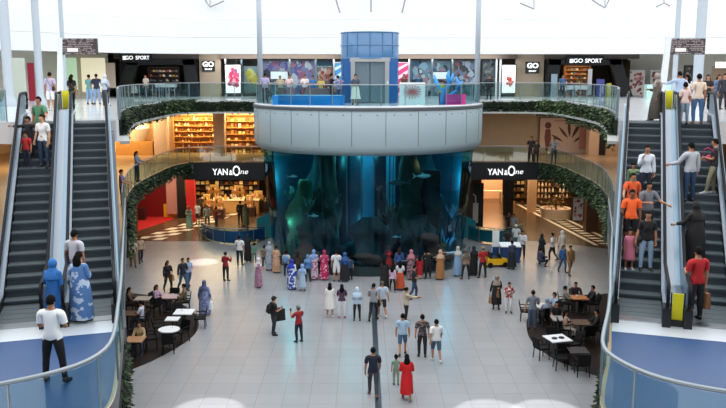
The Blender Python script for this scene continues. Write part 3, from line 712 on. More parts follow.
poster('backlit poster with pink red flower shapes in the left shop window',226,241,65,93,60.6,blob([C('#d8456a'),C('#b83350'),C('#e89ab0'),C('#7a4a80')],1,40,0.16,(-.28,.32,-.22,.36)),E_W,M_DARK,'poster')
poster('yellow round picture in the left shop window beside the flower poster',245,259,67,92,61.2,blob([C('#e3c53b'),C('#f0df80'),C('#c49c2d')],2,8,.35,(-.2,.2,-.1,.25)),C('#9aa3a0'),M_STEEL,'poster')
poster('purple picture wall with white screens behind the tank deck at left',262,316,60.5,95,61.8,blob([C('#6d63a8'),C('#c06a8c'),C('#8f8bb8'),C('#423a56'),C('#d8cfe0'),C('#f0e6ee'),C('#d98aa0')],3,130,0.124),C('#9a93b8'),None,'picture_wall')
poster('white lit screen within the purple picture wall',271,288,71.5,79,61.5,lambda t,w,h: None,E_W,M_DARK,'screen')
poster('orange red flower art panel in the shop window left of the lift',317,333,67,90,61.6,blob([C('#d8653a'),C('#c23b2c'),C('#eda08a'),C('#f0d8cc')],5,44,0.155),C('#8f7f78'),None,'poster')
def bars(t, w, h):
    m = mb(C('#d7e6ee')); rg = random.Random(4)
    for i in range(4):
        x = -w*.36
        while x < w*.3:
            l = w*(.06+.1*rg.random()); m.box(x, x+l, -.02, 0, h*(.3-.17*i)-.06, h*(.3-.17*i)+.06); x += l+.05
    m.build('lettering_bars', t)
poster('teal blue panel with pale lettering left of the lift',309,333,60.5,92,61.95,bars,C('#235a78'),None,'window_panel')
def diag(cm):
    def f(t, w, h):
        m = mb(cm)
        for i in range(4):
            z = -h*.5+i*h*.25; hh = h*.1
            q = [(-w*.48,-.01,z),(w*.48,-.01,min(h/2,z+h*.2)),(w*.48,-.01,min(h/2,z+h*.2+hh)),(-w*.48,-.01,z+hh)]
            m.add(q+[(a,.001,c) for a,b,c in q], [(0,1,2,3),(0,4,5,1),(1,5,6,2),(2,6,7,3),(3,7,4,0)])
        m.build('stripes', t)
    return f
poster('blue panel with pale diagonal stripes left of the lift tower',334,345,63,97,61,diag(C('#b5d4e6')),C('#2f7cad'),M_STEEL,'window_panel')
poster('magenta panel with pale diagonal stripes right of the lift tower',397,408,63,97,61,diag(C('#e7b0c2')),C('#a5245c'),M_STEEL,'window_panel')
poster('dark shop window with pale figures right of the lift',410,450,60.5,96,61.8,blob([C('#3f6a8f'),C('#a9c6d8'),C('#e3dfda'),C('#2a3546'),C('#7f9fb2'),C('#c98a9a')],7,150,0.124),C('#7f90a0'),None,'picture_wall')
poster('shop window with blue and grey pictures left of the right mast',452,478,60.5,96,61.8,blob([C('#8f95b0'),C('#4a4244'),C('#c9c9d6'),C('#6a5a55'),C('#e3e3ee'),C('#b05a5a')],8,120,0.124),C('#9a9fb4'),None,'picture_wall')
poster('white lit screen in the shop window right of the lift',432,447,72,79,61.5,lambda t,w,h: None,E_W,M_DARK,'screen')
poster('dim shop window with pictures right of the right mast',482,494,60.5,98,61.8,blob([C('#7a6f66'),C('#b3a79c'),C('#39353a')],9,48,0.155),C('#6d7684'),None,'picture_wall')
poster('tall backlit white poster with a small red flower figure',501.5,515,65,93,60.6,blob([C('#c93a3a'),C('#e2806d')],10,7,.22,(-.12,.15,-.2,.2)),E_W,M_DARK,'poster')
sw = thing('shop_window', 'long glazed shop front behind the tank deck on the left', 'shop window', (X60(282),61,UZ))
for px in (226,242,260,290,316,334):
    mb(M_STEEL).box(X60(px)-X60(282)-.06,X60(px)-X60(282)+.06,-.1,.1,0,2.8).build('mullion', sw)
mb(M_SHOPGLASS).box(X60(226)-X60(282)+.07,X60(334)-X60(282)-.07,-.16,-.13,.05,2.78).build('pane', sw)
sw = thing('shop_window', 'long glazed shop front behind the tank deck on the right', 'shop window', (X60(455),61,UZ))
for px in (409,432,452,479,496,500):
    mb(M_STEEL if px < 490 else M_WHITE).box(X60(px)-X60(455)-.06,X60(px)-X60(455)+.06,-.1,.1,0,2.8).build('mullion', sw)
mb(M_SHOPGLASS).box(X60(410)-X60(455),X60(496)-X60(455)-.07,-.16,-.13,.05,2.78).build('pane', sw)
for i, px in enumerate((280,440)): area(X60(px),59.6,12.2,260,(1,.97,.95),9,.5,(R(40),0,0))  # unseen lamps added to brighten the upper shop windows
# left upper wall: red banner, pale green window, lit window
def wallpanel(label, px, py0, py1, wpx, Y, m_, name='wall_panel'):
    zc = Y*CP+.25; x = (px-363)*zc/FPX; w = wpx*zc/FPX; z1 = EYE-(py0-HZ)*zc/FPX*CP; z0 = max(9.22, EYE-(py1-HZ)*zc/FPX*CP)
    tag(mb(m_).box(x-w/2,x+w/2,Y-.06,Y,z0,z1).build(name), label, name.replace('_',' '))
wallpanel('dark red banner between the two left columns',33,63,101,6.5,49.5,C('#8f1230'),'banner')
wallpanel('grey green shop window at the far left',20,58,100,15,46,C('#b9c1b4'),'shop_window')
wallpanel('pale green lit window behind the directory board',72,58,90,13,57,mat('pale_green','#c9e6c4',.5,emit='#c9f0c0',es=.35),'shop_window')
wallpanel('bright cream shop window beside the left sports shop',95,58,92,24,58.2,mat('cream_lit','#f3ead0',.5,emit='#fff0cc',es=.45),'shop_window')
wallpanel('pale poster at the left edge of the left sports shop',112,63,88,9,59.5,C('#d9c9bd'),'poster')
poster('pale shop window with red round pictures at far right',628,643,71,95,61.5,blob([C('#a33a3c'),C('#c98b80'),C('#6d4a48')],21,28,0.124),C('#d9d3cc'),M_STEEL,'picture_wall')
poster('second shop window with red pictures at far right',650,662,71,95,61.5,blob([C('#7d5048'),C('#b08478'),C('#4a4448')],22,28,0.155),C('#c7c1ba'),M_STEEL,'picture_wall')
poster('dark framed poster between the right columns',683,691,66,86,60.5,blob([C('#8f4a44'),C('#5a5a5a'),C('#b9a69a')],23,20,0.186),C('#4a4744'),M_DARK,'poster')
wallpanel('brown doorway at the far right upper wall',718,66,100,16,57,C('#6d5a48'),'doorway')
wallpanel('white lit sign over the far right doorway',719,62,68,12,56.8,E_W,'lit_sign')
tag(mb(mat('mint_counter','#b8dcd4',.4)).box(X60(626),X60(656),56.4,57,UZ,UZ+.95).build('counter'), 'pale mint shop counter at the right of the upper level', 'counter')
# directory boards
def directory(px, label, seed, flip):
    Y = 36.; zc = Y*CP+.25; x0 = (px-363)*zc/FPX
    t = thing('directory_board', label, 'directory board', (x0, Y, UZ))
    k = zc/FPX; wd = 35*k; z0, z1 = EYE-UZ+(HZ-55)*k, EYE-UZ+(HZ-39.5)*k
    mb(mat('post_white','#d5dae0',.4)).add([(-.14,-.08,0),(.14,-.08,0),(.3,-.08,z1+.03),(.08,-.08,z1+.03),(-.14,.08,0),(.14,.08,0),(.3,.08,z1+.03),(.08,.08,z1+.03)],[(0,1,2,3),(7,6,5,4),(0,4,5,1),(1,5,6,2),(2,6,7,3),(3,7,4,0)]).build('post', t)
    mb(mat('board_brown','#3a3033',.5)).box(.24,.24+wd,-.07,.07,z0,z1).build('panel', t)
    rg = random.Random(seed); m = mb(C('#988d8f')); rows = 9
    for r in range(rows):
        x = .3; z = z0+(z1-z0)*(r+.5)/rows
        while x < .2+wd-.1:
            l = .03+.12*rg.random()
            if rg.random() < .75: m.box(x, min(x+l,.22+wd), -.08, -.07, z-.018, z+.018)
            x += l+.03
    m.build('lettering', t)
    m2 = mb(C('#e4dedc')).box(.3+wd*.12,.3+wd*.42,-.085,-.07,z0+.12,z0+.28); m2.build('map_block', t)
directory(60.5,'dark directory board on a white post at upper left',1,0); directory(660,'dark directory board on a white post at upper right',2,0)
# --- middle gallery shops
XG = lambda px, y=58.2: X60(px, y)
shelf('warm lit shelf wall of ornaments on the left gallery',XG(195),58.25,MZ,3.2,2.75,.5,7,mat('glow_wood','#c28a46',.6),'vase','small pale ornament on the wide lit shelf wall of the gallery','ornaments on the wide lit shelf wall',14,31,(.12,.3),shade=[C('#e9c88a'),C('#f3e3bd'),C('#8f5a28'),C('#c98d3f'),C('#6b4320')])
shelf('second warm lit shelf wall beside the fish tank',XG(243),58.25,MZ,2.6,2.75,.5,6,MATS['glow_wood'],'basket','small basket on the lit shelf wall beside the fish tank','baskets on the second lit shelf wall',9,32,(.15,.32),shade=[C('#e0b978'),C('#b97a3a'),C('#7a4a22'),C('#f0dcae')])
lampstrip('long warm light above the wide lit shelf wall',XG(195,57.9),57.75,8.3,3.2,.12); lampstrip('long warm light above the second lit shelf wall',XG(243,57.9),57.75,8.3,2.6,.12)
area(XG(195),56.9,8.2,230,(1,.74,.38),3.2,.4,(R(40),0,0)); area(XG(243),56.9,8.2,170,(1,.74,.38),2.6,.4,(R(40),0,0))
tag(mb(mat('niche_glow','#f0cf98',.6)).box(-19.5,-14.8,57.8,58.2,MZ,8.3).build('wall_niche'),'bright warm niche wall at the left of the gallery','wall niche')
tag(MB().use(C('#f6ead2')).lathe([(.01,0),(.5,0),(.9,.9),(.7,1.5),(.3,1.7),(.01,1.72)],(-15.9,56.7,MZ+1.0),20).use(M_WOOD).box(-17.4,-14.8,56.2,57.2,MZ,MZ+1.0).build('display_stand'),'bright rounded lamp display on a wooden stand in the warm niche','display stand')
area(-17,55.0,8.2,330,(1,.76,.42),4.4,.6,(R(50),0,0)); area(-21,48,8.2,260,(1,.75,.45),4,4)
area(-15,44,8.2,110,(1,.78,.5),3,6); area(15,44,8.2,40,(1,.8,.6),3,6)
# right gallery wall: stone + poster
def leafposter(t, w, h):
    m = mb(C('#5a3a38'))
    for (cx, cz, a, l) in ((.13,-.02,95,.5),(.1,-.05,130,.42),(.17,-.05,62,.55),(.2,-.16,35,.45),(.0,-.14,150,.4)):
        a = R(a); L = l*h; q = []
        for s, wd in ((0,0),(.25,.06),(.5,.085),(.8,.05),(1,0)): q.append((s,wd))
        pts = [(cx*w+math.cos(a)*L*s-math.sin(a)*L*d_, -.012, cz*h+math.sin(a)*L*s+math.cos(a)*L*d_) for s, d_ in q]+[(cx*w+math.cos(a)*L*s+math.sin(a)*L*d_, -.012, cz*h+math.sin(a)*L*s-math.cos(a)*L*d_) for s, d_ in q[-2:0:-1]]
        n = len(pts); m.add(pts+[(p[0],.001,p[2]) for p in pts],[tuple(range(n)),tuple(range(2*n-1,n-1,-1))])
    m.build('leaf_artwork', t)
    f = MB().use(C('#6a4038')).ball((-.33*w,-.0,.3*h),.1*w*.7,.012,.09*h,10,6).use(C('#7d4640')).add([(-.38*w,-.012,.2*h),(-.28*w,-.012,.2*h),(-.26*w,-.012,-.05*h),(-.3*w,-.012,-.4*h),(-.36*w,-.012,-.4*h),(-.4*w,-.012,-.02*h),(-.38*w,.001,.2*h),(-.28*w,.001,.2*h),(-.26*w,.001,-.05*h),(-.3*w,.001,-.4*h),(-.36*w,.001,-.4*h),(-.4*w,.001,-.02*h)],[(5,4,3,2,1,0),(6,7,8,9,10,11)])
    f.build('figure_artwork', t)
    mb(C('#c98a78')).box(.33*w,.49*w,-.02,0,-.35*h,.33*h).build('salmon_block', t)
    mb(C('#b9958a')).box(-.2*w,.3*w,-.02,0,.4*h,.44*h).build('caption_strip', t)
poster('large poster with dark leaves and a standing figure on the gallery',541,589,118,156,58.4,leafposter,C('#d3bdae'),M_DWOOD,'poster')
tag(mb(C('#1d1a1c')).box(XG(600.5,56.6),XG(607,56.6),56.4,56.6,MZ,8.2).build('doorway'),'narrow dark doorway right of the leaf poster','doorway')
tag(mb(C('#c9a58c')).box(XG(607.5,56.6),XG(640,56.6),56.5,57.0,MZ,8.4).build('wall_panel'),'tan wall panel at the right end of the right gallery','wall panel')
area(9.5,54.5,8.35,70,(1,.86,.7),6,1.2); area(16,54,8.35,120,(1,.82,.64),6,2)  # unseen lamps added to brighten the right gallery wall
# --- YAN & One banners
def yan(px0, px1, tx, label):
    y = 51.75; x0, x1 = X60(px0,y), X60(px1,y)
    t = thing('shop_sign', label, 'sign', ((x0+x1)/2, y, 4.05)); w = (x1-x0)/2
    mb(mat('banner_black','#0e0f14',.5)).box(-w,w,0,.35,0,1.13).build('board', t)
    c = X60(tx,y)-(x0+x1)/2
    for body, s, dx, dz, b, sx in (('YAN',.58,-.68,.5,.006,.85),('&',.46,.0,.46,.0,.85),('O',.92,.36,.56,.006,.68),('ne',.47,.84,.53,-.003,1.15)):
        text('lettering', body, s, (c+dx,-.015,dz), M_LETTER, t, .015, b, 0, 'CENTER', sx, .25 if body == 'ne' else 0.)
yan(180,266,229,'black YAN&One banner over the shop left of the tank'); yan(473,563,508,'black YAN&One banner over the shop right of the tank')
# --- ground floor shops under the galleries
tag(mb(C('#c8221f')).box(X60(183.5,59),X60(192,59),58.7,59.2,0,4.2).build('pillar_panel'),'bright red panel left of the YAN&One shop','wall panel')
t = thing('shop_counter','yellow lit counter left of the red panel','counter',(X60(175,61),61,0))
mb(mat('yellow_unit','#e8b81f',.5)).box(-1.1,1.1,-.4,.4,0,1.0).build('counter_body', t); mb(mat('yellow_lit','#f4cf3a',.5,emit='#ffcf30',es=.5)).box(-1.1,1.1,.5,.6,1.6,3.0).build('back_panel', t); mb(M_DWOOD).box(-1.1,1.1,.4,.5,1.0,1.6).build('shelf', t)
t = thing('shop_counter','wide pale wooden display counter inside the left YAN&One shop','counter',(X60(228,63),63,0))
mb(mat('pale_wood','#c49a62',.5)).box(-1.5,2.3,-.7,.7,0,1.0).build('counter_body', t); mb(C('#e6d2b0')).box(-1.55,2.35,-.75,.75,1.0,1.06).build('counter_top', t)
rg = random.Random(77)
for i in range(34):
    x = X60(228,63)-1.4+3.6*rg.random(); y = 62.45+1.1*rg.random(); h_ = .12+.22*rg.random(); r_ = .05+.07*rg.random()
    o = mb([C('#f3e6c8'),C('#2a2220'),C('#d98f7a'),C('#c9a04a'),C('#e9b9a6')][i%5]).lathe([(.01,0),(r_,0),(r_,h_*.7),(r_*.4,h_*.8),(r_*.4,h_),(.01,h_)], n=8).build('bottle'); o.location = (x,y,1.062)
    tag(o,'small bottle on the wide pale counter of the left shop','bottle','bottles on the wide pale counter')
shelf('tall lit shelves at the back of the left YAN&One shop',X60(222,69.5),69.5,0,6.0,3.6,.6,8,M_DWOOD,'box','small box on the back shelves of the left YAN&One shop','boxes on the back shelves of the left shop',14,41,(.15,.35),shade=[C('#e0b060'),C('#f2ddb0'),C('#2a2018'),C('#8a4a28'),C('#d9c08a')])
for i, (px, y) in enumerate(((205,64.5),(215,66),(226,65.5),(238,66.5),(247,64.5),(252,67))):
    x = X60(px, y); t = thing('pendant_lamp','%s pendant lamp in the left YAN&One shop' % ('first','second','third','fourth','fifth','sixth')[i] + ' from the left', 'lamp', (x,y,3.3))
    mb(M_DARK).tube([(0,0,.3),(0,0,1.3)],.015,5).build('cord', t); mb(M_WARMLAMP).ball((0,0,.12),.2,.2,.2,12,8).build('shade', t, smooth=True)
area(X60(226,63),60.5,4.4,420,(1,.74,.42),5,4); area(X60(226,63),67,4.4,300,(1,.72,.4),6,3); area(X60(175,60),58,4.4,120,(1,.75,.4),2.5,3)
for i, (px, y, w_) in enumerate(((203,61.5,.9),(216,60.3,.8),(247,61.2,.9),(256,63.5,1.2),(236,66.5,1.4),(211,67,1.3))):
    x = X60(px,y); t = thing('display_stand','%s stepped display stand in the left YAN&One shop' % ('leftmost small','front low','front right','far right','back middle','back left')[i].replace('YAN&One ',''),'display stand',(x,y,0))
    mb(M_DWOOD).box(-w_/2,w_/2,-.4,.4,0,.7).build('base', t); mb(M_WOOD).box(-w_*.38,w_*.38,-.25,.35,.7,1.2).build('upper_step', t); mb(C('#d9b36a')).box(-w_*.28,w_*.28,0,.3,1.2,1.6).build('top_step', t)
    for k in range(9):
        u = -w_*.42+w_*.84*(k%5)/4.6; zz, yy = (.702,-.33) if k < 5 else (1.202,-.12)
        if k >= 5: u *= .75
        o = mb((C('#f3e6c8'),C('#c9803a'),C('#2a2220'),C('#e8c25a'),C('#e0a090'))[(k+i)%5]).lathe([(.01,0),(.07,0),(.085,.12),(.04,.2),(.05,.26),(.01,.26)], n=8).build('vase'); o.location = (x+u,y+yy,zz)
        tag(o,'small vase on a stepped display stand of the left shop','vase','vases on the stepped stands')
# red shop
t = thing('shop_booth','red walled shop booth with a red carpet under the left gallery','shop booth',(X60(153,60.5),60.5,0))
mb(mat('booth_red','#7d1218',.5)).box(-2.6,.7,.3,.5,0,4.0).build('back_wall', t)
mb(mat('booth_pink','#b98a86',.5)).box(.75,1.55,-.2,.0,.3,3.9).build('picture_panel', t)
mb(M_DARK).box(1.6,2.2,-.3,.3,0,4.3).build('dark_jamb', t)
mb(mat('carpet_red','#b3121b',.9)).prism([(-2.8,-6.5),(-.3,-6.2),(1.3,-1.2),(1.3,.3),(-2.8,.3)],.007,.02).build('carpet', t)
mb(M_WHITE).box(-.65,-.35,.27,.3,2.1,2.4).build('emblem', t)
mb(C('#3d0d10')).box(-1.6,-.7,-1.2,-.6,.02,.9).build('counter', t)
area(X60(150,59),57,4.4,70,(1,.6,.5),3,2)
area(-14.5,47,4.6,60,(1,.72,.45),6,8); area(15.8,43,4.6,40,(1,.8,.6),5,8); area(-12.5,55,4.6,170,(1,.78,.5),5,3); area(14.5,55,4.6,150,(1,.78,.5),4,5)
# right shops
tag(mb(mat('peach_wall','#f0c29c',.6)).box(X60(484,70),X60(505,70),70,70.3,0,4.6).build('wall_panel'),'peach coloured lit wall inside the shop right of the tank','wall panel')
t = thing('shop_rack','low pale rack before the peach coloured wall','rack',(X60(494,68),68,0)); mb(C('#e8c8a8')).box(-.9,.9,-.3,.3,.9,1.0).build('top', t)
for s in (-1,1): mb(C('#e8c8a8')).box(s*.8-.05,s*.8+.05,-.3,.3,0,.9).build('leg', t)
tag(mb(C('#d9b08c')).box(X60(531,63),X60(539,63),62.6,63.2,0,4.5).build('pillar_panel'),'tan lit pillar inside the right YAN&One shop','wall panel')
shelf('wide wall of round dishes right of the tan pillar',X60(551,64.5),64.5,0.9,3.6,2.9,.35,6,M_DWOOD,'vase','round pale dish on the wall display of the right shop','dishes on the wall display',12,51,(.25,.4),shade=[C('#e8c9a0'),C('#f3e0c4'),C('#caa070')])
shelf('dim shelves left of the tan pillar in the right shop',X60(521,67),67,0,1.9,3.4,.5,6,M_DWOOD,'box','small box on the dim shelves of the right shop','boxes on the dim shelves of the right shop',5,52,(.2,.35),shade=[C('#c99a5a'),C('#e3c48d'),C('#3a2a1c'),C('#6a4a2c')])
tag(mb(M_DARK).box(X60(511,62)-.35,X60(511,62)+.35,61.6,62.2,0,4.6).build('pillar'),'black pillar in front of the right YAN&One shop','pillar',kind='structure')
t = thing('white_bag_sign','dark banner with a white carrier bag shape beside the fish tank','banner',(X60(475,55),55,0)); mb(C('#1c1d22')).box(-.75,.75,0,.1,.3,3.4).build('sheet', t)
mb(C('#d5cfcf')).box(-.45,.4,-.02,0,.6,2.0).build('bag_picture', t); mb(C('#d5cfcf')).tube([(-.25,-.01,2.0),(-.2,-.01,2.5),(0,-.01,2.65),(.18,-.01,2.5),(.22,-.01,2.0)],.05,6).build('bag_handle_picture', t)
t = thing('round_planter','round white planter bench with a small orange tree in the right shop','planter',(X60(560,60.5),60.5,0))
mb(C('#e5cbb4')).lathe([(.01,0),(1.1,0),(1.15,.75),(.95,.75),(.9,.6),(.01,.6)],n=28).build('tub', t)
fm = MB(); rg = random.Random(5)
for l_ in (C('#b07a35'),C('#7d5a2c'),C('#5a6a35')): fm.use(l_)
for i in range(160):
    p = Vector((rg.gauss(0,.4),rg.gauss(0,.4),1.2+rg.gauss(0,.35))); d = Vector((rg.gauss(0,1),rg.gauss(0,1),rg.gauss(0,1))).normalized()*.25; s = d.cross(Vector((0,.3,1))).normalized()*.08
    fm.use(rg.choice(fm.ms)).add([p,p+d*.5+s,p+d,p+d*.5-s],[(0,1,2,3)])
fm.build('foliage', t)['kind'] = 'stuff'
mb(M_DWOOD).tube([(0,0,.5),(.03,0,.9),(0,0,1.3)],.06,6).build('stem', t)
poster('framed poster with red swirls under the right gallery',577.5,588,201,224,52.2,blob([C('#a8443a'),C('#c98a78'),C('#7a2c30')],61,18,0.186),C('#e2d3c6'),M_DARK,'framed_poster')
area(X60(494,69),68,4.4,420,(1,.66,.38),2.5,3); area(X60(551,63),62.5,4.4,300,(1,.74,.46),5,3); area(X60(521,64),64,4.4,180,(1,.74,.44),3,3)
# ================================================================== AROUND THE TANK FOOT
def barrier(label, pts, cm):
    pts = smooth_pts(pts, 2); t = railing(label, pts, 0., 1.05, 1.0, M_GLASSB)
    c = t.location; mb(cm).sweep([(x-c.x, y-c.y) for x, y in pts], -.25, -.2, .08, .85).build('graphic_panel', t)
barrier('curved glass barrier with blue panel at the left foot of the tank',[(-11.2,53.6),(-10.5,51.9),(-9.5,50.8),(-8.4,50.4),(-7.4,50.6),(-6.4,51.6)],mat('panel_blue','#1f5f9a',.4))
barrier('curved glass barrier with teal panel at the right foot of the tank',[(6.9,51.8),(7.7,50.9),(8.7,50.5),(9.7,50.9),(10.6,52.2)],mat('panel_teal','#1f7d8c',.4))
tag(mb(MATS['panel_teal']).add([(-7.2,53.2,0),(-5.4,52.2,0),(-5.4,52.2,2.3),(-7.2,53.2,1.2),(-7.15,53.3,0),(-5.35,52.3,0),(-5.35,52.3,2.3),(-7.15,53.3,1.2)],[(0,1,2,3),(7,6,5,4),(0,4,5,1),(1,5,6,2),(2,6,7,3),(3,7,4,0)]).build('ramp_panel'),'teal sloping panel joining the tank at its left foot','panel')
tag(mb(MATS['panel_teal']).add([(5.7,52.0,0),(7.6,53.0,0),(7.6,53.0,1.1),(5.7,52.0,2.2),(5.65,52.1,0),(7.55,53.1,0),(7.55,53.1,1.1),(5.65,52.1,2.2)],[(0,1,2,3),(7,6,5,4),(0,4,5,1),(1,5,6,2),(2,6,7,3),(3,7,4,0)]).build('ramp_panel'),'teal sloping panel joining the tank at its right foot','panel')
t = railing('low steel rail along the right front foot of the tank', ring(6.35, 285, 340, 14), 0., .9, 1.2, M_GLASSB)
# yellow kiddie car
kx, ky = at(495.5,266,0)
t = thing('toy_car','small yellow toy ride car beside the blue kiosk','toy car',(kx,ky,0),R(8))
mb(mat('car_yellow','#e8b312',.3)).add([(-.7,-.38,.15),(.7,-.38,.15),(.7,.38,.15),(-.7,.38,.15),(-.72,-.38,.42),(-.3,-.38,.5),(.25,-.38,.5),(.72,-.36,.36),(.72,.36,.36),(.25,.38,.5),(-.3,.38,.5),(-.72,.38,.42)],[(3,2,1,0),(0,1,7,6,5,4),(2,3,11,10,9,8),(1,2,8,7),(3,0,4,11),(4,5,10,11),(5,6,9,10),(6,7,8,9)]).build('body', t)
mb(M_DARK).box(-.3,.2,-.3,.3,.5,.53).box(-.4,-.3,-.3,.3,.48,.85).build('seat', t)
mb(M_DARK).add([(.15,-.32,.5),(.3,-.32,.48),(.12,-.3,.8),(.15,.32,.5),(.3,.32,.48),(.12,.3,.8)],[(0,1,2),(5,4,3),(0,3,4,1),(1,4,5,2),(2,5,3,0)]).build('windscreen', t)
for x in (-.42,.45):
    for y in (-.38,.38): mb(M_BLACKRUB).tube([(x,y-.05,.15),(x,y+.05,.15)],.15,14).build('wheel', t)
# kiosk
kx, ky = at(509.5,262,0)
t = thing('ticket_kiosk','small blue kiosk with a white slanted top near the tank','kiosk',(kx,ky,0))
mb(mat('kiosk_blue','#1d3f70',.4)).box(-.52,.52,-.28,.28,0,.95).build('counter', t)
mb(C('#e9edf2')).add([(-.6,-.34,.95),(.6,-.34,.95),(.6,.32,1.08),(-.6,.32,1.08),(-.6,-.34,1.0),(.6,-.34,1.0),(.6,.32,1.13),(-.6,.32,1.13)],[(3,2,1,0),(4,5,6,7),(0,1,5,4),(1,2,6,5),(2,3,7,6),(3,0,4,7)]).build('top', t)
tag(MB().use(C('#e3e7ea')).box(kx-.95,kx-.55,ky+.5,ky+.58,0,1.75).use(mat('kiosk_blue','#274f8f')).box(kx-.94,kx-.56,ky+.49,ky+.5,.2,.8).build('notice_board'),'upright white notice board left of the blue kiosk','notice board')
# objects on the tank deck: play things
t = thing('play_pool','long bright blue play counter on the tank deck left of the lift','play counter',(TC[0]-3.2,TC[1]-4.4,9.2),R(-10))
mb(mat('pool_blue','#1d7fc9',.3)).box(-2.0,1.9,-.3,.3,0,.5).build('counter', t); mb(C('#9fd0ea')).box(-1.9,1.8,-.25,.25,.5,.53).build('top', t)
tag(mb(C('#6a5a5c')).box(TC[0]-3.6,TC[0]-1.7,TC[1]-2.2,TC[1]-1.6,9.2,10.05).build('counter'),'dark brown counter behind the blue play counter on the tank deck','counter')
t = thing('coral_sculpture','tall blue coral shaped sculpture on the tank deck','sculpture',(TC[0]+4.05,TC[1]-3.9,9.2)); t.scale = (.85,.85,.8)
cm = mb(mat('coral_blue_paint','#2d8fd6',.4))
for pts in ([(0,0,0),(0,0,.9),(-.4,0,1.5),(-.55,0,2.0)],[(0,0,.8),(.45,.1,1.35),(.7,.1,2.1)],[(.15,0,.3),(.9,0,.9),(1.3,0,1.6)],[(1.0,0,1.0),(1.0,0,1.5),(.85,0,1.9)],[(.5,.1,1.4),(.35,.1,1.9),(.4,.1,2.3)]): cm.tube(pts,[.22,.18,.14,.06][:len(pts)] if len(pts)==4 else [.17,.13,.06],8)
cm.build('branches', t, smooth=True)
tag(mb(C('#c9298a')).box(TC[0]+4.2,TC[0]+5.3,TC[1]-4.2,TC[1]-3.7,9.2,9.75).build('play_block'),'magenta play block beside the blue coral sculpture','play block')
tag(mb(C('#d7dfe0')).box(TC[0]+1.7,TC[0]+3.1,TC[1]-4.0,TC[1]-3.95,9.2,10.4).build('star_screen'),'white display panel with star lines right of the lift','screen')
sm_ = mb(C('#b3686e'))
for k in range(8):
    a = R(22.5*k); sm_.tube([(TC[0]+2.4-math.cos(a)*.5,TC[1]-4.03,9.9-math.sin(a)*.4),(TC[0]+2.4+math.cos(a)*.5,TC[1]-4.03,9.9+math.sin(a)*.4)],.02,5)
tag(sm_.build('star_ornament'),'reddish star ornament in front of the white display panel','ornament')
# tables before the left sports shop
for px, lb in ((160,'left'),(167,'middle'),(173,'right')):
    x = X60(px,58.8); t = thing('display_table','%s white display table before the left sports shop' % lb,'table',(x,58.8,UZ))
    mb(C('#e4e7ea')).box(-.24,.24,-.3,.3,.72,.95).build('top', t)
    for a in (-.2,.2): mb(M_STEEL).box(a-.02,a+.02,-.25,.25,0,.72).build('leg', t)
for px, lb in ((566,'left'),(580,'right')):
    x = X60(px,59.2); t = thing('display_table','%s low white display table before the right sports shop' % lb,'table',(x,59.2,UZ))
    mb(C('#dfe2e8')).box(-.48,.48,-.3,.3,.55,.85).build('top', t)
    for a in (-.42,.42): mb(M_STEEL).box(a-.02,a+.02,-.25,.25,0,.55).build('leg', t)
wallpanel('tall white banner beside the lit shoe shelves',589,69,95,4,60.3,C('#e8e6e6'),'banner')
wallpanel('pale blue stand at the door of the right sports shop',553.5,74,99,6,59.8,C('#9fb9c4'),'stand')
tag(mb(C('#4a4f9a')).box(X60(596,59.5),X60(603,59.5),59.3,59.6,UZ,UZ+1.3).build('clothes_rack'),'blue purple clothes display in the right sports shop','clothes display')
tag(mb(C('#c8c233')).box(X60(606,59.5),X60(610,59.5),59.3,59.6,UZ,UZ+1.0).build('clothes_rack'),'lime yellow clothes display in the right sports shop','clothes display')
# ================================================================== CAFES
def cafe_table(label, px, py, w, round_=False, topm=None, cloth=False, deco=False, height=.74, rz=0.):
    x, y = at(px, py, height); t = thing('cafe_table', label, 'table', (x, y, 0), rz); tm = topm or C('#dfe2e6')
    if round_: mb(tm).lathe([(.01,height-.035),(w/2,height-.035),(w/2,height),(.01,height)], n=28).build('tabletop', t)
    else: mb(tm).box(-w/2,w/2,-w/2,w/2,height-.035,height).build('tabletop', t)
    mb(M_DARK).tube([(0,0,.03),(0,0,height-.04)],.035,8).build('pedestal', t)
    mb(M_DARK).lathe([(.01,0),(.24,0),(.24,.02),(.05,.04),(.01,.04)], n=18).build('base', t)
    if deco:
        d = mb(M_DARK)
        for sx in (-.16,.14): 
            for k in range(3): d.lathe([(.05,height+.0015),(.11,height+.0015),(.11,height+.003),(.05,height+.003)],(sx+.03*k,.05*(k-1),0),12)
        d.build('table_mat', t)
    return x, y
CH = None
def chair(x, y, rz, label, group):
    global CH
    if CH is None:
        t = thing('cafe_chair', label, 'chair', (x,y,0), rz, group); bk = mat('chair_black','#0c0c0e',.7,0,.25)
        mb(bk).box(-.23,.23,-.22,.24,.41,.47).build('seat', t)
        b = mb(bk)
        b.add([(-.23,-.24,.45),(.23,-.24,.45),(.23,-.2,.45),(-.23,-.2,.45),(-.23,-.32,.88),(.23,-.32,.88),(.23,-.28,.88),(-.23,-.28,.88)],[(3,2,1,0),(4,5,6,7),(0,1,5,4),(1,2,6,5),(2,3,7,6),(3,0,4,7)]); b.build('backrest', t)
        for sx in (-1,1):
            mb(bk).tube([(sx*.24,-.24,.65),(sx*.26,.18,.66),(sx*.25,.2,.45)],.022,6).build('armrest', t)
            for sy in (-1,1): mb(bk).tube([(sx*.2,sy*.19,.42),(sx*.22,sy*.22,0)],.02,6).build('leg', t)
        CH = t; return t
    return dup(CH, (x,y,0), rz, label, group)
def chairs_round(tx, ty, angs, d, desc, side):
    for a, w in angs:
        x, y = tx+d*math.sin(R(a)), ty-d*math.cos(R(a))   # a=0: on the camera side, facing away
        chair(x, y, R(a), 'black cafe chair %s the %s, %s cafe' % (w, desc.replace(' in the middle','').replace(' nearest the walkway','').replace(' behind the round one','').replace(' by the escalator','').replace(' beside the standing man','').replace(' close under the escalator','').replace(' by the landing glass','').replace(' at the right edge','').replace(' at the far left','').replace(' at the back',''), side), 'chairs of the %s cafe' % side)
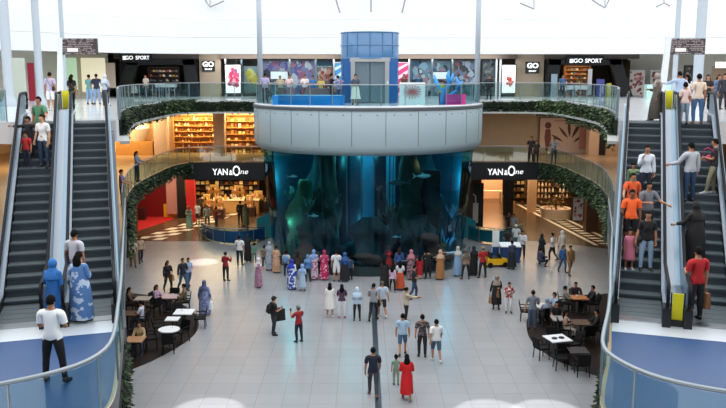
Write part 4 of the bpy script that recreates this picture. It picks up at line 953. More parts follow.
FB = 'in front of'; BB = 'behind'; LB = 'left of'; RB = 'right of'
TBL = {}
def tset(key, desc, side, px, py, w, angs, **k):
    x, y = cafe_table('%s in the %s cafe' % (desc, side), px, py, w, **k); TBL[key] = (x, y)
    chairs_round(x, y, angs, w/2+.28, desc, side)
tset('L1','round white table','left',169,329,.85,[(-75,LB),(150,BB),(10,FB)],round_=True)
tset('L2','square white table nearest the walkway','left',184,311.5,.8,[(95,RB),(-150,BB)])
tset('L3','small grey table behind the round one','left',172.5,318.5,.55,[(-80,LB)])
tset('L4','dark table by the escalator','left',127,313,.7,[(90,RB)],topm=M_DWOOD)
tset('L5','pale wooden table at the far left','left',143,298,.7,[(-90,LB),(60,RB)],topm=C('#9b8f86'))
tset('L6','pink clothed table at the back','left',170,296,.75,[(-100,LB),(100,RB),(180,BB)],topm=C('#b59c9c'))
tset('L7','tan table close under the escalator','left',135,339,.7,[(180,BB)],topm=C('#a77b55'))
tset('R1','white table with black mats','right',557.5,338,.85,[(-70,LB),(0,FB),(110,RB),(180,BB)],deco=True,rz=R(15))
tset('R2','pale table beside the standing man','right',541,305,.75,[(-100,LB),(100,RB),(10,FB)],topm=C('#b9b5b3'))
tset('R3','orange brown table at the back','right',579,297,.75,[(-100,LB),(180,BB),(90,RB)],topm=C('#a8693a'))
tset('R4','dark table at the right edge','right',581,322,.75,[(-95,LB),(85,RB),(10,FB)],topm=M_DWOOD)
tset('R5','grey table in the middle','right',560,318,.7,[(180,BB)],topm=C('#8f8a88'))
tset('R6','black table by the landing glass','right',578,350,.7,[(-90,LB),(0,FB)],topm=C('#2a2526'))
for (key, dx, dy, lb) in (('L1',.12,.1,'round white table in the left cafe'),('L2',-.1,.1,'square white table nearest the walkway'),('R2',.1,-.05,'pale table beside the standing man'),('R3',-.1,.05,'orange brown table at the back'),('L6',.1,.1,'pink clothed table at the back')):
    x, y = TBL[key]; t = thing('cup','white cup on the '+lb,'cup',(x+dx,y+dy,.741))
    mb(C('#f4f4f2')).lathe([(.01,0),(.028,0),(.04,.085),(.035,.085),(.025,.01),(.01,.008)], n=14).build('bowl', t); mb(C('#f4f4f2')).tube([(.036,0,.07),(.062,0,.06),(.06,0,.03),(.032,0,.025)],.006,6).build('handle', t)
# spotlights added to imitate the sun patches on the floor
def spot(px, py, ang, e, label, c=(1,.98,.95)):
    x, y = at(px, py, 0); z = 18.5
    t = thing('added_sun_spotlight', label, 'spotlight', (x, y-1, z)); mb(M_DARK).lathe([(.05,.5),(.16,.4),(.2,0),(.17,0),(.1,.3),(.05,.35)], n=16).build('housing', t); mb(M_DARK).tube([(0,0,.5),(0,0,1.4)],.03,6).build('stem', t)
    l = bpy.data.lights.new('added_sun_spot', 'SPOT'); l.energy = e; l.spot_size = R(ang); l.spot_blend = .35; l.color = c; l.shadow_soft_size = .05
    o = bpy.data.objects.new('added_sun_spot', l); COL.objects.link(o); o.location = (x, y-1, z-.06); o.rotation_euler = Vector((0, 1, -z)).to_track_quat('-Z', 'Y').to_euler()
spot(203,262,6,22000,'added spotlight imitating sun on the left part of the floor'); spot(582,255,6,22000,'added spotlight imitating sun on the right part of the floor')
spot(208,412,8,16000,'added spotlight imitating sun on the lower left of the floor'); spot(490,414,8,16000,'added spotlight imitating sun on the lower middle of the floor'); spot(548,414,8,16000,'added spotlight imitating sun on the lower right of the floor')
# ================================================================== LIGHT AND CAMERA
W = bpy.data.worlds.new('World'); SC.world = W; W.use_nodes = True
bg = W.node_tree.nodes['Background']; bg.inputs[0].default_value = (.985,.992,1,1); bg.inputs[1].default_value = 2.45
cam = bpy.data.cameras.new('camera'); cam.sensor_width = 36; cam.lens = FPX/726*36; cam.clip_end = 400
co = bpy.data.objects.new('camera', cam); COL.objects.link(co); co.location = (0,0,EYE); co.rotation_euler = (R(90)-PITCH,0,0); SC.camera = co
SC.view_settings.view_transform = 'Standard'; SC.view_settings.look = 'None'; SC.view_settings.gamma = 1; SC.view_settings.exposure = 0
SC.cycles.use_denoising = True
SC.cycles.max_bounces = 8; SC.cycles.transparent_max_bounces = 24; SC.cycles.caustics_reflective = False; SC.cycles.caustics_refractive = False
SC.cycles.sample_clamp_indirect = 6
# ================================================================== PEOPLE
SKIN_T = {'l': mat('skin_light','#c99a7c',.6), 'm': mat('skin_medium','#a9775a',.6), 'd': mat('skin_dark','#7d523b',.6)}
M_EYE = mat('eye_dark','#1b1512',.3); M_LIP = mat('lip','#8f4a42',.5); M_HAIR = mat('hair_black','#0f0c0b',.85,0,.15); M_HAIRB = mat('hair_brown','#2b1d15',.85,0,.2); M_GREYH = mat('hair_grey','#4d4a48',.6)
ARM = {  # upper arm, forearm directions (x outward, y forward, z up)
 'down': ((.16,-.03,-1),(.05,.14,-1)), 'swf': ((.14,.35,-1),(.0,.6,-1)), 'swb': ((.16,-.38,-1),(.1,-.1,-1)),
 'bend': ((.18,.1,-1),(-.45,.9,.15)), 'phone': ((.25,.55,-.8),(-.3,.65,.8)), 'rail': ((.45,.4,-.9),(.45,.85,-.3)),
 'hip': ((.5,-.25,-1),(-.75,.45,-.25)), 'face': ((.2,.45,-.9),(-.35,.35,1)), 'reach': ((.25,.85,-.35),(.1,1,.0)),
 'side': ((1,.1,-.15),(1,.15,.05)), 'carry': ((.14,0,-1),(.03,.08,-1)), 'hold': ((.25,.0,-1),(.2,.15,-1)), 'table': ((.2,.5,-.85),(-.2,1,-.05)), 'bag': ((.2,-.1,-1),(.05,.9,.1))}
LEG = {'stand': [((.05,0,-1),(.02,0,-1)),((.05,0,-1),(.02,0,-1))], 'walk': [((.02,.36,-1),(.0,-.05,-1)),((.02,-.22,-1),(.0,-.6,-1))], 'walk2': [((.02,-.2,-1),(0,-.55,-1)),((.02,.34,-1),(0,-.03,-1))],
       'step': [((.04,.12,-1),(0,-.15,-1)),((.04,-.06,-1),(0,-.12,-1))], 'sit': [((.14,1,-.06),(.02,-.1,-1)),((.14,1,-.06),(.02,.06,-1))], 'squat': [((.35,1,.2),(0,-.8,-1)),((.3,1,.1),(0,-.7,-1))],
       'lean': [((.05,.25,-1),(0,.15,-1)),((.1,.05,-1),(.05,-.1,-1))], 'wide': [((.14,.05,-1),(.08,0,-1)),((.14,0,-1),(.08,0,-1))]}
def vn(t, l): v = Vector(t); return v.normalized()*l
def skeleton(sex, arms, legs, kid):
    V, E, RAD, B = [], [], [], []          # verts, edges, radii, bones (name, a, b)
    def v(p, r, par=None):
        V.append(Vector(p)); RAD.append(r if isinstance(r, tuple) else (r, r))
        if par is not None: E.append((par, len(V)-1))
        return len(V)-1
    f = sex == 'f'
    pel = v((0,0,.96),.125 if not f else .13); wa = v((0,0,1.10),.115 if not f else .1,pel); ch = v((0,.0,1.27),.135 if not f else .12,wa); uc = v((0,-.005,1.41),.1,ch)
    nk = v((0,.0,1.50),.055,uc); h1 = v((0,.015,1.575),.075,nk); h2 = v((0,.015,1.665),.095,h1); h3 = v((0,.01,1.745),.06,h2)
    B += [('pelvis',pel,wa),('torso',wa,ch),('torso',ch,uc),('neck',uc,nk),('head',h1,h2),('head',h2,h3)]
    sh = .18 if not f else .155
    hands = {}
    for s, nm in ((-1,'L'),(1,'R')):
        ua, fa = ARM[arms[0 if s < 0 else 1]]
        ua = (ua[0]*s, ua[1], ua[2]); fa = (fa[0]*s, fa[1], fa[2])
        k = 1. if not f else .94
        S = v((s*sh,-.005,1.415),.06*k,uc); el = v(V[S]+vn(ua,.145),.047*k,S); el2 = v(V[S]+vn(ua,.29),.041*k,el); fm = v(V[el2]+vn(fa,.10),.039*k,el2); wr = v(V[el2]+vn(fa,.245),.026*k,fm)
        B += [('uarm'+nm,S,el),('uarm'+nm,el,el2),('farm'+nm,el2,fm),('farm'+nm,fm,wr)]
        d = vn(fa,1); a = d.cross(Vector((s*1.0,0,0.25))).normalized(); side = a.cross(d).normalized()  # side: across the palm
        pa = v(V[wr]+d*.05,(.036,.02),wr); B.append(('hand'+nm,wr,pa))
        curl = Vector((-s*.6,.3,-.2)); curl = (curl - d*curl.dot(d)).normalized()
        across = d.cross(curl).normalized()
        th = v(V[wr]+d*.045+across*.04+curl*.012,.011,pa); th2 = v(V[th]+d*.03+curl*.015+across*.008,.009,th); B.append(('hand'+nm,pa,th2))
        for q, ln in ((-.030,.055),(-.011,.068),(.010,.072),(.030,.062)):
            k0 = v(V[pa]+d*.035+across*q,.011,pa); k1 = v(V[k0]+d*ln*.5+curl*.012,.0095,k0); k2 = v(V[k1]+d*ln*.4+curl*.026,.008,k1)
            B.append(('hand'+nm,pa,k1)); B.append(('hand'+nm,k1,k2))
        hands[nm] = V[pa]+d*.05+curl*.015
    hipx = .088 if not f else .095
    ank = {}
    for s, nm in ((-1,'L'),(1,'R')):
        td, sd = LEG[legs][0 if s < 0 else 1]; td = (td[0]*s,td[1],td[2]); sd = (sd[0]*s,sd[1],sd[2])
        hp = v((s*hipx,0,.90),.088,pel); mt = v(V[hp]+vn(td,.2),.074,hp); kn = v(V[hp]+vn(td,.42),.053,mt); cf = v(V[kn]+vn(sd,.13),.052,kn); an = v(V[kn]+vn(sd,.41),.034,cf)
        B += [('thigh'+nm,hp,mt),('thigh'+nm,mt,kn),('shin'+nm,kn,cf),('shin'+nm,cf,an)]
        fl = vn(sd,1); tilt = max(-.9, min(.9, -fl.y*.8 if legs.startswith('walk') and fl.y < -.2 else 0))
        fwd = Vector((s*.18, 1, -tilt*.9)).normalized()
        hl = v(V[an]+Vector((0,-.045,-.045)),.031,an); ba = v(V[an]+fwd*.10+Vector((0,0,-.048)),.034,an); to = v(V[ba]+fwd*.085+Vector((0,0,-.006)),.025,ba)
        B += [('foot'+nm,an,hl),('foot'+nm,an,ba),('foot'+nm,ba,to)]
        ank[nm] = an
    return V, E, RAD, B, hands, (uc, h2)
def classify(P, V, B):
    names = sorted(set(b[0] for b in B)); D = np.full((len(names), len(P)), 9.); T = np.zeros((len(names), len(P)))
    off = {}
    for nm, a, b in B:
        i = names.index(nm); A = np.array(V[a]); Q = np.array(V[b])-A; l2 = Q.dot(Q)
        t = np.clip(((P-A)@Q)/l2, 0, 1); d = np.linalg.norm(P-A-t[:,None]*Q, axis=1)
        rad = {'torso':.10,'pelvis':.1,'head':.06,'thigh':.05}.get(nm.rstrip('LR'), .02); d = d-rad
        k = off.get(nm, 0); n = sum(1 for x in B if x[0] == nm)
        m = d < D[i]; T[i][m] = (k+t[m])/n; D[i][m] = d[m]; off[nm] = k+1
    w = D.argmin(0)
    return np.array(names)[w], T[w, np.arange(len(P))]
def np_mesh(name, co, faces, mats_, mi=None, parent=None, smooth=True):
    me = bpy.data.meshes.new(name); me.from_pydata(co.tolist() if hasattr(co, 'tolist') else co, [], faces); me.update()
    for m in mats_: me.materials.append(m)
    if mi is not None: me.polygons.foreach_set('material_index', mi)
    if smooth: me.polygons.foreach_set('use_smooth', [True]*len(faces))
    o = bpy.data.objects.new(name, me); COL.objects.link(o)
    if parent: o.parent = parent
    return o
TMP = bpy.data.objects.new('skin_source', bpy.data.meshes.new('skin_source'))
def cm_(c):
    if isinstance(c, tuple): return pattern_mat(*c)
    return mat('cloth_'+c.strip('#'), c, .85)
HANDS = []
def person(label, px=None, py=None, lv=0., yaw=0., H=1.72, sex='m', top=('tee','#888888'), bottom=('trousers','#222222'), hair='short', arms=('down','down'), legs='stand', skin='m', shoes='#2a2a2c', robe=None, cover=None, lane_=None, group=None, loc=None, hairm=None, apron=None, lean=0., seat=.47):
    kid = H < 1.45
    V, E, RAD, B, hands, (uc, h2) = skeleton(sex, arms, legs, kid)
    me = bpy.data.meshes.new('tmp'); me.from_pydata([tuple(p) for p in V], E, [])
    ob = bpy.data.objects.new('tmp', me); COL.objects.link(ob)
    sk = ob.modifiers.new('skin', 'SKIN'); sk.use_smooth_shade = True; sk.branch_smoothing = .3
    for i, r in enumerate(RAD):
        s = me.skin_vertices[0].data[i]; s.radius = r; s.use_root = (i == 0)
    sb = ob.modifiers.new('sub', 'SUBSURF'); sb.levels = 2; sb.render_levels = 2
    dg = bpy.context.evaluated_depsgraph_get(); ev = ob.evaluated_get(dg); em = ev.to_mesh()
    n = len(em.vertices); P = np.empty(n*3, np.float32); em.vertices.foreach_get('co', P); P = P.reshape(-1,3).astype(float)
    faces = [tuple(p.vertices) for p in em.polygons]; ev.to_mesh_clear(); bpy.data.objects.remove(ob); bpy.data.meshes.remove(me)
    who, tt = classify(P, V, B)
    # flatten the trunk front to back
    tr = np.isin(who, ('torso','pelvis')); P[tr,1] *= .78
    if sex == 'f' :
        bm_ = tr & (P[:,1] > 0); P[bm_,1] += .035*np.exp(-(((np.abs(P[bm_,0])-.07)/.06)**2+((P[bm_,2]-1.27)/.07)**2))
    # head: skull, jaw, nose, sockets, ears
    hc = np.array((0,.02,1.645)); hd = (who == 'head') & (P[:,2] > 1.535)
    d = P[hd]-hc; d /= np.linalg.norm(d, axis=1)[:,None]; x, y, z = d.T
    a = .076*(1-.22*np.clip(-z,0,1)); r = 1/np.sqrt((x/a)**2+(y/.094)**2+(z/.12)**2); fr = (y > 0)
    r += fr*.024*np.exp(-((x/.14)**2+((z+.12)/.17)**2)); r -= fr*.007*np.exp(-(((np.abs(x)-.36)/.16)**2+((z-.05)/.12)**2))
    r += fr*.010*np.exp(-((x/.28)**2+((z+.78)/.18)**2)); r += .013*np.exp(-((y/.2)**2+(z/.24)**2))*(np.abs(x) > .6)
    P[hd] = hc+d*r[:,None]
    if kid:
        k = np.isin(who, ('head',)) | (P[:,2] > 1.53); P[k] = np.array((0,0,1.5))+(P[k]-np.array((0,0,1.5)))*(1.0+.22*min(1,(1.45-H)/.35+.4))
    zmin = P[:,2].min()
    # bend the upper body forward
    if lean:
        ca, sa = math.cos(lean), math.sin(lean); up_ = np.clip((P[:,2]-.95)/.15, 0, 1)*(~np.isin([w[:-1] for w in who], ('thigh','shin','foot')))
        y2 = P[:,1]*ca+(P[:,2]-.95)*sa; z2 = .95+(P[:,2]-.95)*ca-P[:,1]*sa
        P[:,1] += (y2-P[:,1])*up_; P[:,2] += (z2-P[:,2])*up_
        for kx in hands: hv = hands[kx]; hands[kx] = Vector((hv.x, hv.y*ca+(hv.z-.95)*sa, .95+(hv.z-.95)*ca-hv.y*sa))
    nh = ~((who == 'head') | (who == 'neck')); wid = 1.13 if not kid else 1.08
    P[nh,0] *= wid; P[nh,1] *= 1.08; P[~nh] *= (1.04,1.04,1)
    for kx in hands: hands[kx].x *= wid; hands[kx].y *= 1.08
    s = H*.965/1.75
    dz = -zmin
    Pw = (P+np.array((0,0,dz)))*s
    dzs = dz
    # faces
    FC = np.array([P[list(f)].mean(0) for f in faces]); W_, T_ = classify(FC, V, B) if not lean else (np.array([who[f[0]] for f in faces]), np.array([tt[f[0]] for f in faces]))
    loc_ = loc
    if loc_ is None:
        if lane_:
            B0, dd, L = ESC[lane_]; best = None
            for i in range(0, 28):
                ss = (i+.5)*L/27; zz = MZ+esc_z(ss, L)
                lo, hi = -.42, .42
                for u in np.linspace(lo, hi, 15):
                    w2 = L2W(B0, dd, (dd[1],-dd[0]), u, ss); q = proj(w2[0], w2[1], zz); e = abs(q[0]-px)+abs(q[1]-py)
                    if best is None or e < best[0]: best = (e, w2[0], w2[1], zz)
            loc_ = best[1:]
        else:
            x_, y_ = at(px, py, lv); loc_ = (x_, y_, lv)
    if legs == 'sit' and loc is not None: loc_ = (loc[0], loc[1], loc[2])
    t = thing('person', label, 'person', loc_, R(yaw), group)
    if legs == 'sit':   # pelvis rests on the seat: soles may float a little for small figures, so lower the figure to the floor
        Pw[:,1] -= 0.
    mi = np.zeros(len(faces), int)
    fd = FC-hc; fl = np.linalg.norm(fd, axis=1)+1e-6; fd = fd/fl[:,None]
    hf = (W_ == 'head')
    if not lean and not kid:
        for sx in (-1,1):
            mi[hf & (fd@np.array((sx*.36,.92,.07))/np.linalg.norm((.36,.92,.07)) > .988)] = 1
        mi[hf & (fd@np.array((0,.86,-.47))/np.linalg.norm((0,.86,.47)) > .988)] = 2
    np_mesh('body', Pw, faces, [SKIN_T[skin], M_EYE, M_LIP], mi, t)
    # vertex normals
    nrm = np.zeros_like(Pw)
    F4 = np.array([f if len(f) == 4 else (f[0],f[1],f[2],f[2]) for f in faces])
    nf = np.cross(Pw[F4[:,2]]-Pw[F4[:,0]], Pw[F4[:,3]]-Pw[F4[:,1]])
    for k in range(4): np.add.at(nrm, F4[:,k], nf)
    nrm /= np.linalg.norm(nrm, axis=1)[:,None]+1e-9
    def shell(name, sel, off, m_, post=None):
        idx = np.nonzero(sel)[0]
        if len(idx) == 0: return None
        u, inv = np.unique(F4[idx].ravel(), return_inverse=True); q = inv.reshape(-1,4)
        co = Pw[u]+nrm[u]*off*s
        if post: co = post(co, u)
        fs = [tuple(dict.fromkeys(f.tolist())) for f in q]; fs = [f for f in fs if len(f) > 2]
        return np_mesh(name, co, fs, [m_], None, t)
    base = np.array([w.rstrip('LR') if w[-1] in 'LR' else w for w in W_])
    trunk = np.isin(base, ('torso','pelvis')); zc = FC[:,2]
    def ring_loft(name, rings, m_, fold=.0, seed=0, n=28, holes=None):
        vs = []; 
        for (z, rx, ry, cy, cx) in rings:
            f_ = (rings[0][0]-z)/(rings[0][0]-rings[-1][0]+1e-6)
            for k in range(n):
                th = 2*math.pi*k/n; w = 1+fold*f_*(math.sin(5*th+seed)+.6*math.sin(9*th+2.3*seed))
                vs.append(((cx+rx*wid*w*math.cos(th))*s, (cy+ry*1.08*w*math.sin(th))*s, (z+dzs)*s))
        fs = [(i*n+k, (i+1)*n+k, (i+1)*n+(k+1)%n, i*n+(k+1)%n) for i in range(len(rings)-1) for k in range(n)]
        return np_mesh(name, vs, fs, [m_], None, t)
    if robe:
        kind, c = robe[0], cm_(robe[1]); hem = {'robe':.09,'dress':.46,'midi':.28,'tunic':.62}[kind]; wd = robe[2] if len(robe) > 2 else 1.
        stride = .06 if legs.startswith('walk') else 0.
        rg = [(1.48,.085,.075,0,0),(1.44,.165,.10,0,0),(1.36,.19,.13,0,0),(1.25,.18,.145,.005,0),(1.1,.165*wd,.135*wd,0,0),(.95,.2*wd,.165*wd,0,0),(.7,.22*wd,.19*wd+stride*.5,0,0),(hem+.12,.235*wd,.21*wd+stride,0,0),(hem,.24*wd,.22*wd+stride,0,0)]
        rg = [q for q in rg if q[0] >= hem]
        if rg[-1][0] > hem: rg.append((hem,.23*wd,.2*wd,0,0))
        if legs != 'sit': ring_loft('robe' if kind == 'robe' else 'dress', rg, c, .045, len(HANDS))
        else: shell('robe', (trunk & (zc < 1.475)) | (base == 'thigh') | ((base == 'shin') & (T_ < .8)), .03, c)
        for q in 'LR': shell('sleeve', ((base == 'uarm') | ((base == 'farm') & (T_ < (.97 if kind != 'dress' else .2)))) & (np.array([w[-1] for w in W_]) == q), .022 if kind != 'dress' else .012, c)
        if kind in ('dress',): pass
    else:
        tk, c = top[0], cm_(top[1])
        lim = {'tee': (base == 'uarm') & (T_ < .72), 'long': (base == 'uarm') | ((base == 'farm') & (T_ < .95)), 'vest': (base == 'uarm') & (T_ < .12)}[tk]
        zl = .90 if legs in ('stand','step','walk','walk2','lean','wide') else .93
        sel = (trunk & (zc < 1.475) & (zc > zl)) | ((base == 'thigh') & (zc > .905)) & (legs not in ('sit','squat')) | lim | ((base == 'neck') & (zc < 1.47))
        def loose(co, u):
            k = np.clip((1.3-(co[:,2]/s-dzs))/.35, 0, 1)*np.isin(who[u], ('torso','pelvis'))
            co[:,0] *= 1+.07*k; co[:,1] *= 1+.14*k; return co
        shell('shirt' if tk != 'long' else 'long_sleeved_top', sel, .022, c, loose)
    if bottom and not (robe and robe[0] == 'robe' and legs != 'sit'):
        bk, c = bottom[0], cm_(bottom[1])
        if bk == 'skirt': ring_loft('skirt', [(1.08,.15,.12,0,0),(.95,.19,.15,0,0),(.6,.22,.2,0,0),(.14 if len(bottom) < 3 else bottom[2],.27,.25,0,0)], c, .05, 3)
        else:
            l_ = {'trousers': (base == 'shin') & (T_ < .93), 'shorts': (base == 'thigh') & False, 'leggings': (base == 'shin') & (T_ < .9), 'capri': (base == 'shin') & (T_ < .5)}[bk]
            th = (base == 'thigh') if bk != 'shorts' else (base == 'thigh') & (T_ < .92)
            shell('shorts' if bk == 'shorts' else 'trousers', (trunk & (zc < 1.0)) | th | l_, {'trousers':.014,'shorts':.018,'leggings':.006,'capri':.014}[bk], c)
    sd_ = np.array([w[-1] for w in W_])
    if shoes:
        for q in 'LR': shell('shoe', ((base == 'foot') | ((base == 'shin') & (T_ > .965))) & (sd_ == q), .009, cm_(shoes))
    # hair and head covers
    zz = fd[:,2]; yy = fd[:,1]
    hm = hairm or M_HAIR
    if hair in ('short','long','bun','cap','beard'):
        q = hf & (((zz > .42) & (yy < .85)) | ((yy < .25) & (zz > -.1)) | ((yy < -.25) & (zz > -.45)) | (zz > .72))
        shell('hair', q, .014, hm)
        if hair == 'beard': shell('beard', hf & (zz < -.35) & (yy > .05) & ~((np.abs(fd[:,0]) < .25) & (zz > -.5)), .012, hm)
        def post_ball(c_, r_): 
            m = mb(hm).ball((0,c_[1]*s,(c_[2]+dzs)*s), r_[0]*s, r_[1]*s, r_[2]*s, 14, 10, .1, 3); o = m.build('hair_length', t, smooth=True); return o
        hs = 1.15 if kid else 1.
        if hair == 'long' : post_ball((0,-.075*hs,1.51),(.115*hs,.06,.2))
        if hair == 'bun': post_ball((0,-.11,1.7),(.05,.05,.05))
        if hair == 'cap':
            c = cm_(cover); shell('cap', hf & (zz > .3), .026, c)
            m = MB().use(c); w = [( .075*math.cos(R(a_)), .02+.09+.075*math.sin(R(a_)), 1.69) for a_ in range(0,181,20)]
            m.add([(p[0]*s,p[1]*s,(p[2]+dzs)*s) for p in w]+[(p[0]*s,p[1]*s,(p[2]+.012+dzs)*s) for p in w], [tuple(range(len(w)-1,-1,-1)), tuple(range(len(w),2*len(w)))]+[(i,i+1,len(w)+i+1,len(w)+i) for i in range(len(w)-1)])
            m.build('cap_peak', t)
    elif hair == 'hijab':
        c = cm_(cover); q = (hf & ((yy < .55) | (zz > .5) | (zz < -.78))) | (base == 'neck')
        shell('headscarf', q, .028, c)
        ring_loft('headscarf_drape', [(1.57,.085,.085,.0,0),(1.5,.10,.10,0,0),(1.44,.17,.125,0,0),(1.36,.205,.16,0,0),(1.27,.2,.165,0,0)], c, .03, 2)
    wm = Matrix.Translation(Vector(loc_)) @ Matrix.Rotation(R(yaw), 4, 'Z')
    H_ = {k: wm @ ((hv+Vector((0,0,dzs)))*s) for k, hv in hands.items()}
    HANDS.append((t, H_)); t['_h'] = 0; del t['_h']
    return t, H_, wm, s, dzs
def carried_bag(P_, hand, label, col, w=.36, h=.34, d=.12, name='shopping_bag', drop=.12):
    t, H_, wm, s, _ = P_; p = H_[hand]; c = cm_(col)
    b = thing(name, label, name.replace('_',' '), (p.x, p.y, p.z-drop-h), t.rotation_euler.z+R(90))
    mb(c).add([(-w/2,-d/2,0),(w/2,-d/2,0),(w/2,d/2,0),(-w/2,d/2,0),(-w/2*.94,-d*.3,h),(w/2*.94,-d*.3,h),(w/2*.94,d*.3,h),(-w/2*.94,d*.3,h)],[(3,2,1,0),(4,5,6,7),(0,1,5,4),(1,2,6,5),(2,3,7,6),(3,0,4,7)]).build('bag_body', b)
    for y in (-d*.25, d*.25): mb(c).tube([(-w*.22,y,h),(-w*.1,y*.5,h+drop*.95),(w*.1,y*.5,h+drop*.95),(w*.22,y,h)], .008, 6).build('handle', b)
    return b
def worn_bag(P_, label, col, x=.2, y=.0, z=.95, w=.26, h=.2, d=.1, name='handbag'):
    t, H_, wm, s, dzs = P_; c = cm_(col); p = wm @ Vector((x*s, y*s, (z+dzs)*s))
    b = thing(name, label, 'bag' if name != 'backpack' else 'backpack', p, t.rotation_euler.z)
    if name == 'backpack': mb(c).ball((0,-.02,0),.15,.1,.22,14,10).build('bag_body', b, smooth=True); mb(c).ball((0,-.1,-.07),.1,.05,.09,10,8).build('pocket', b, smooth=True)
    else: mb(c).ball((0,0,0),d*.6,w*.5,h*.5,12,8).build('bag_body', b, smooth=True)
    pts = [(-x*.0,0,h*.4),(-(x)*.55*s,.13*s,(1.32-z)*s),(-x*s,.09*s,(1.475-z)*s),(-(x+.13)*s,.02*s,(1.5-z)*s)] if name != 'backpack' else None
    if pts:
        mb(c).tube([(0,0,h*.35),(-.03*s,.15*s,(1.15-z)*s),(-.13*s,.155*s,(1.32-z)*s),(-.24*s,.12*s,(1.45-z)*s),(-.3*s,.02*s,(1.5-z)*s),(-.24*s,-.12*s,(1.42-z)*s),(-.1*s,-.15*s,(1.2-z)*s),(0,-.04,h*.35)],.012,6,closed=True).build('strap', b)
    else:
        for sx in (-.1,.1): mb(c).tube([(sx,.03,.15),(sx*1.1,.1,.3-.05),(sx*1.1,.27,.2),(sx,.27,.0),(sx,.05,-.15)],.015,6).build('strap', b)
    return b
def phone(P_, hand, label):
    t, H_, wm, s, _ = P_; p = H_[hand]; b = mb(mat('phone_black','#101114',.2)).box(-.037,.037,-.004,.004,-.03,.12).build('phone'); b.location = p; b.rotation_euler = (R(-15),0,t.rotation_euler.z); tag(b, label, 'phone')
exec_people = True
# ---- foreground on the white floor
P = person('man in navy t-shirt and charcoal trousers walking away on the dark floor line',373,396,0,2,1.78,top=('tee','#1b2036'),bottom=('trousers','#3c3f45'),legs='walk',arms=('down','swf'),shoes='#7a5236')
person('small child in mint green outfit beside the woman in red dress',396,385,0,5,1.12,top=('tee','#7f9a86'),bottom=('trousers','#7d9580'),arms=('down','hold'),legs='step',shoes='#4a4a48')
person('woman in long bright red dress with dark hair walking away',406.5,399.5,0,0,1.64,'f',robe=('midi','#c3151d',.92),bottom=None,hair='long',arms=('bend','bend'),legs='walk',shoes='#9a6a4a',skin='d')
person('man in light blue t-shirt and denim shorts walking away',402.5,355,0,-3,1.72,top=('tee','#9dbbd2'),bottom=('shorts','#41617d'),legs='walk2',arms=('down','down'),shoes='#3c3c40')
person('man in dark patterned shirt and black trousers beside the white t-shirt',422,357,0,0,1.75,top=('tee',('#2a2629','#6b5f62',14)),bottom=('trousers','#1d1d22'),arms=('down','down'),legs='step')
person('man in white t-shirt and grey blue shorts walking away',436,361.5,0,8,1.72,top=('tee','#dfe1e4'),bottom=('shorts','#46596b'),legs='walk',arms=('swb','swf'),shoes='#e4e4e4')
person('woman in beige jacket and black trousers reaching out to the right',406,322,0,-75,1.62,'f',top=('long','#b0a48c'),bottom=('trousers','#18181b'),hair='bun',arms=('bend','reach'),legs='step')
person('man in grey shirt and black trousers striding arm in arm with his companion',373.5,320.5,0,-20,1.75,top=('tee','#8b8f94'),bottom=('trousers','#1c1d22'),legs='walk2',arms=('bend','hold'),shoes='#1d1d20')
person('companion in pale blue shirt and black shorts beside the grey shirt man',382,317,0,15,1.72,top=('tee','#aebfd2'),bottom=('shorts','#222329'),legs='walk',arms=('hold','swb'),hairm=M_GREYH,shoes='#d9d9d9')
person('woman in pale blue headscarf and top with black jeans facing the tank',357,321,0,0,1.58,'f',top=('long','#a9bfd6'),bottom=('leggings','#1a1a20'),hair='hijab',cover='#b3c9dd',arms=('bend','bend'))
person('long haired woman in purple top and white trousers facing the tank',342,318,0,0,1.6,'f',top=('tee','#4c3550'),bottom=('trousers','#dadce0'),hair='long',arms=('bend','bend'),shoes='#c04a78')
person('long haired woman in short white dress facing the tank',330,317,0,0,1.63,'f',robe=('dress','#dcdcd8'),bottom=None,hair='long',arms=('bend','bend'),shoes='#e3e0dc',legs='step')
P = person('man with black cap and backpack looking at his phone',274,335,0,-60,1.72,top=('tee','#1a1b1e'),bottom=('trousers','#24333d'),hair='cap',cover='#121317',arms=('bend','bend'),legs='step',shoes='#17181b')
worn_bag(P,'black backpack on the man with the phone','#141518',0,-.2,1.22,name='backpack'); phone(P,'R','phone of the man in the black cap'); carried_bag(P,'L','large black shopping bag beside the man with the backpack','#17181b',.42,.5,.15,'shopping_bag',.05)
P = person('boy in dark red top and grey cap taking a photo towards the left',299,342,0,40,1.58,top=('tee','#8f2227'),bottom=('trousers','#1e2430'),hair='cap',cover='#6a6a6c',arms=('phone','phone'),legs='step'); phone(P,'L','phone held up by the boy in dark red')
# ---- along the tank, left to right
person('woman in mauve robe and white headscarf walking alone left of the tank',258.5,287.5,0,-70,1.6,'f',robe=('robe',('#8f6480','#a97a94',12)),hair='hijab',cover='#d9d3da',arms=('bend','bend'),legs='step',bottom=None)
person('man in white shirt and dark jeans standing at the left foot of the tank',240,265,0,-10,1.76,top=('tee','#dcdde0'),bottom=('trousers','#1f2736'),arms=('bend','down'))
person('person in black robe beside the white shirt man at the tank left',248,261.5,0,-35,1.68,'f',robe=('robe','#17181b'),hair='hijab',cover='#1a1b1e',arms=('bend','reach'),bottom=None)
person('woman in red jacket holding up a phone left of the tank',226,281,0,-25,1.62,'f',top=('long','#8f1f27'),bottom=('trousers','#1d1c20'),hair='bun',arms=('bend','phone'),hairm=M_HAIRB)
person('small child in green top by the black robed person',254.5,263,0,-10,1.2,top=('tee','#5b8f7c'),bottom=('trousers','#4d6a68'),arms=('down','down'))
person('woman in grey blue robe and headscarf near the left glass',269.5,270,0,-20,1.66,'f',robe=('robe',('#8792a3','#a9b1bd',10)),hair='hijab',cover='#9aa6b8',bottom=None,arms=('bend','down'))
person('child in brown patterned top at the left glass',264.5,268.5,0,-15,1.35,top=('tee',('#6d5748','#9a8570',14)),bottom=('trousers','#3c3a3c'),hairm=M_HAIRB)
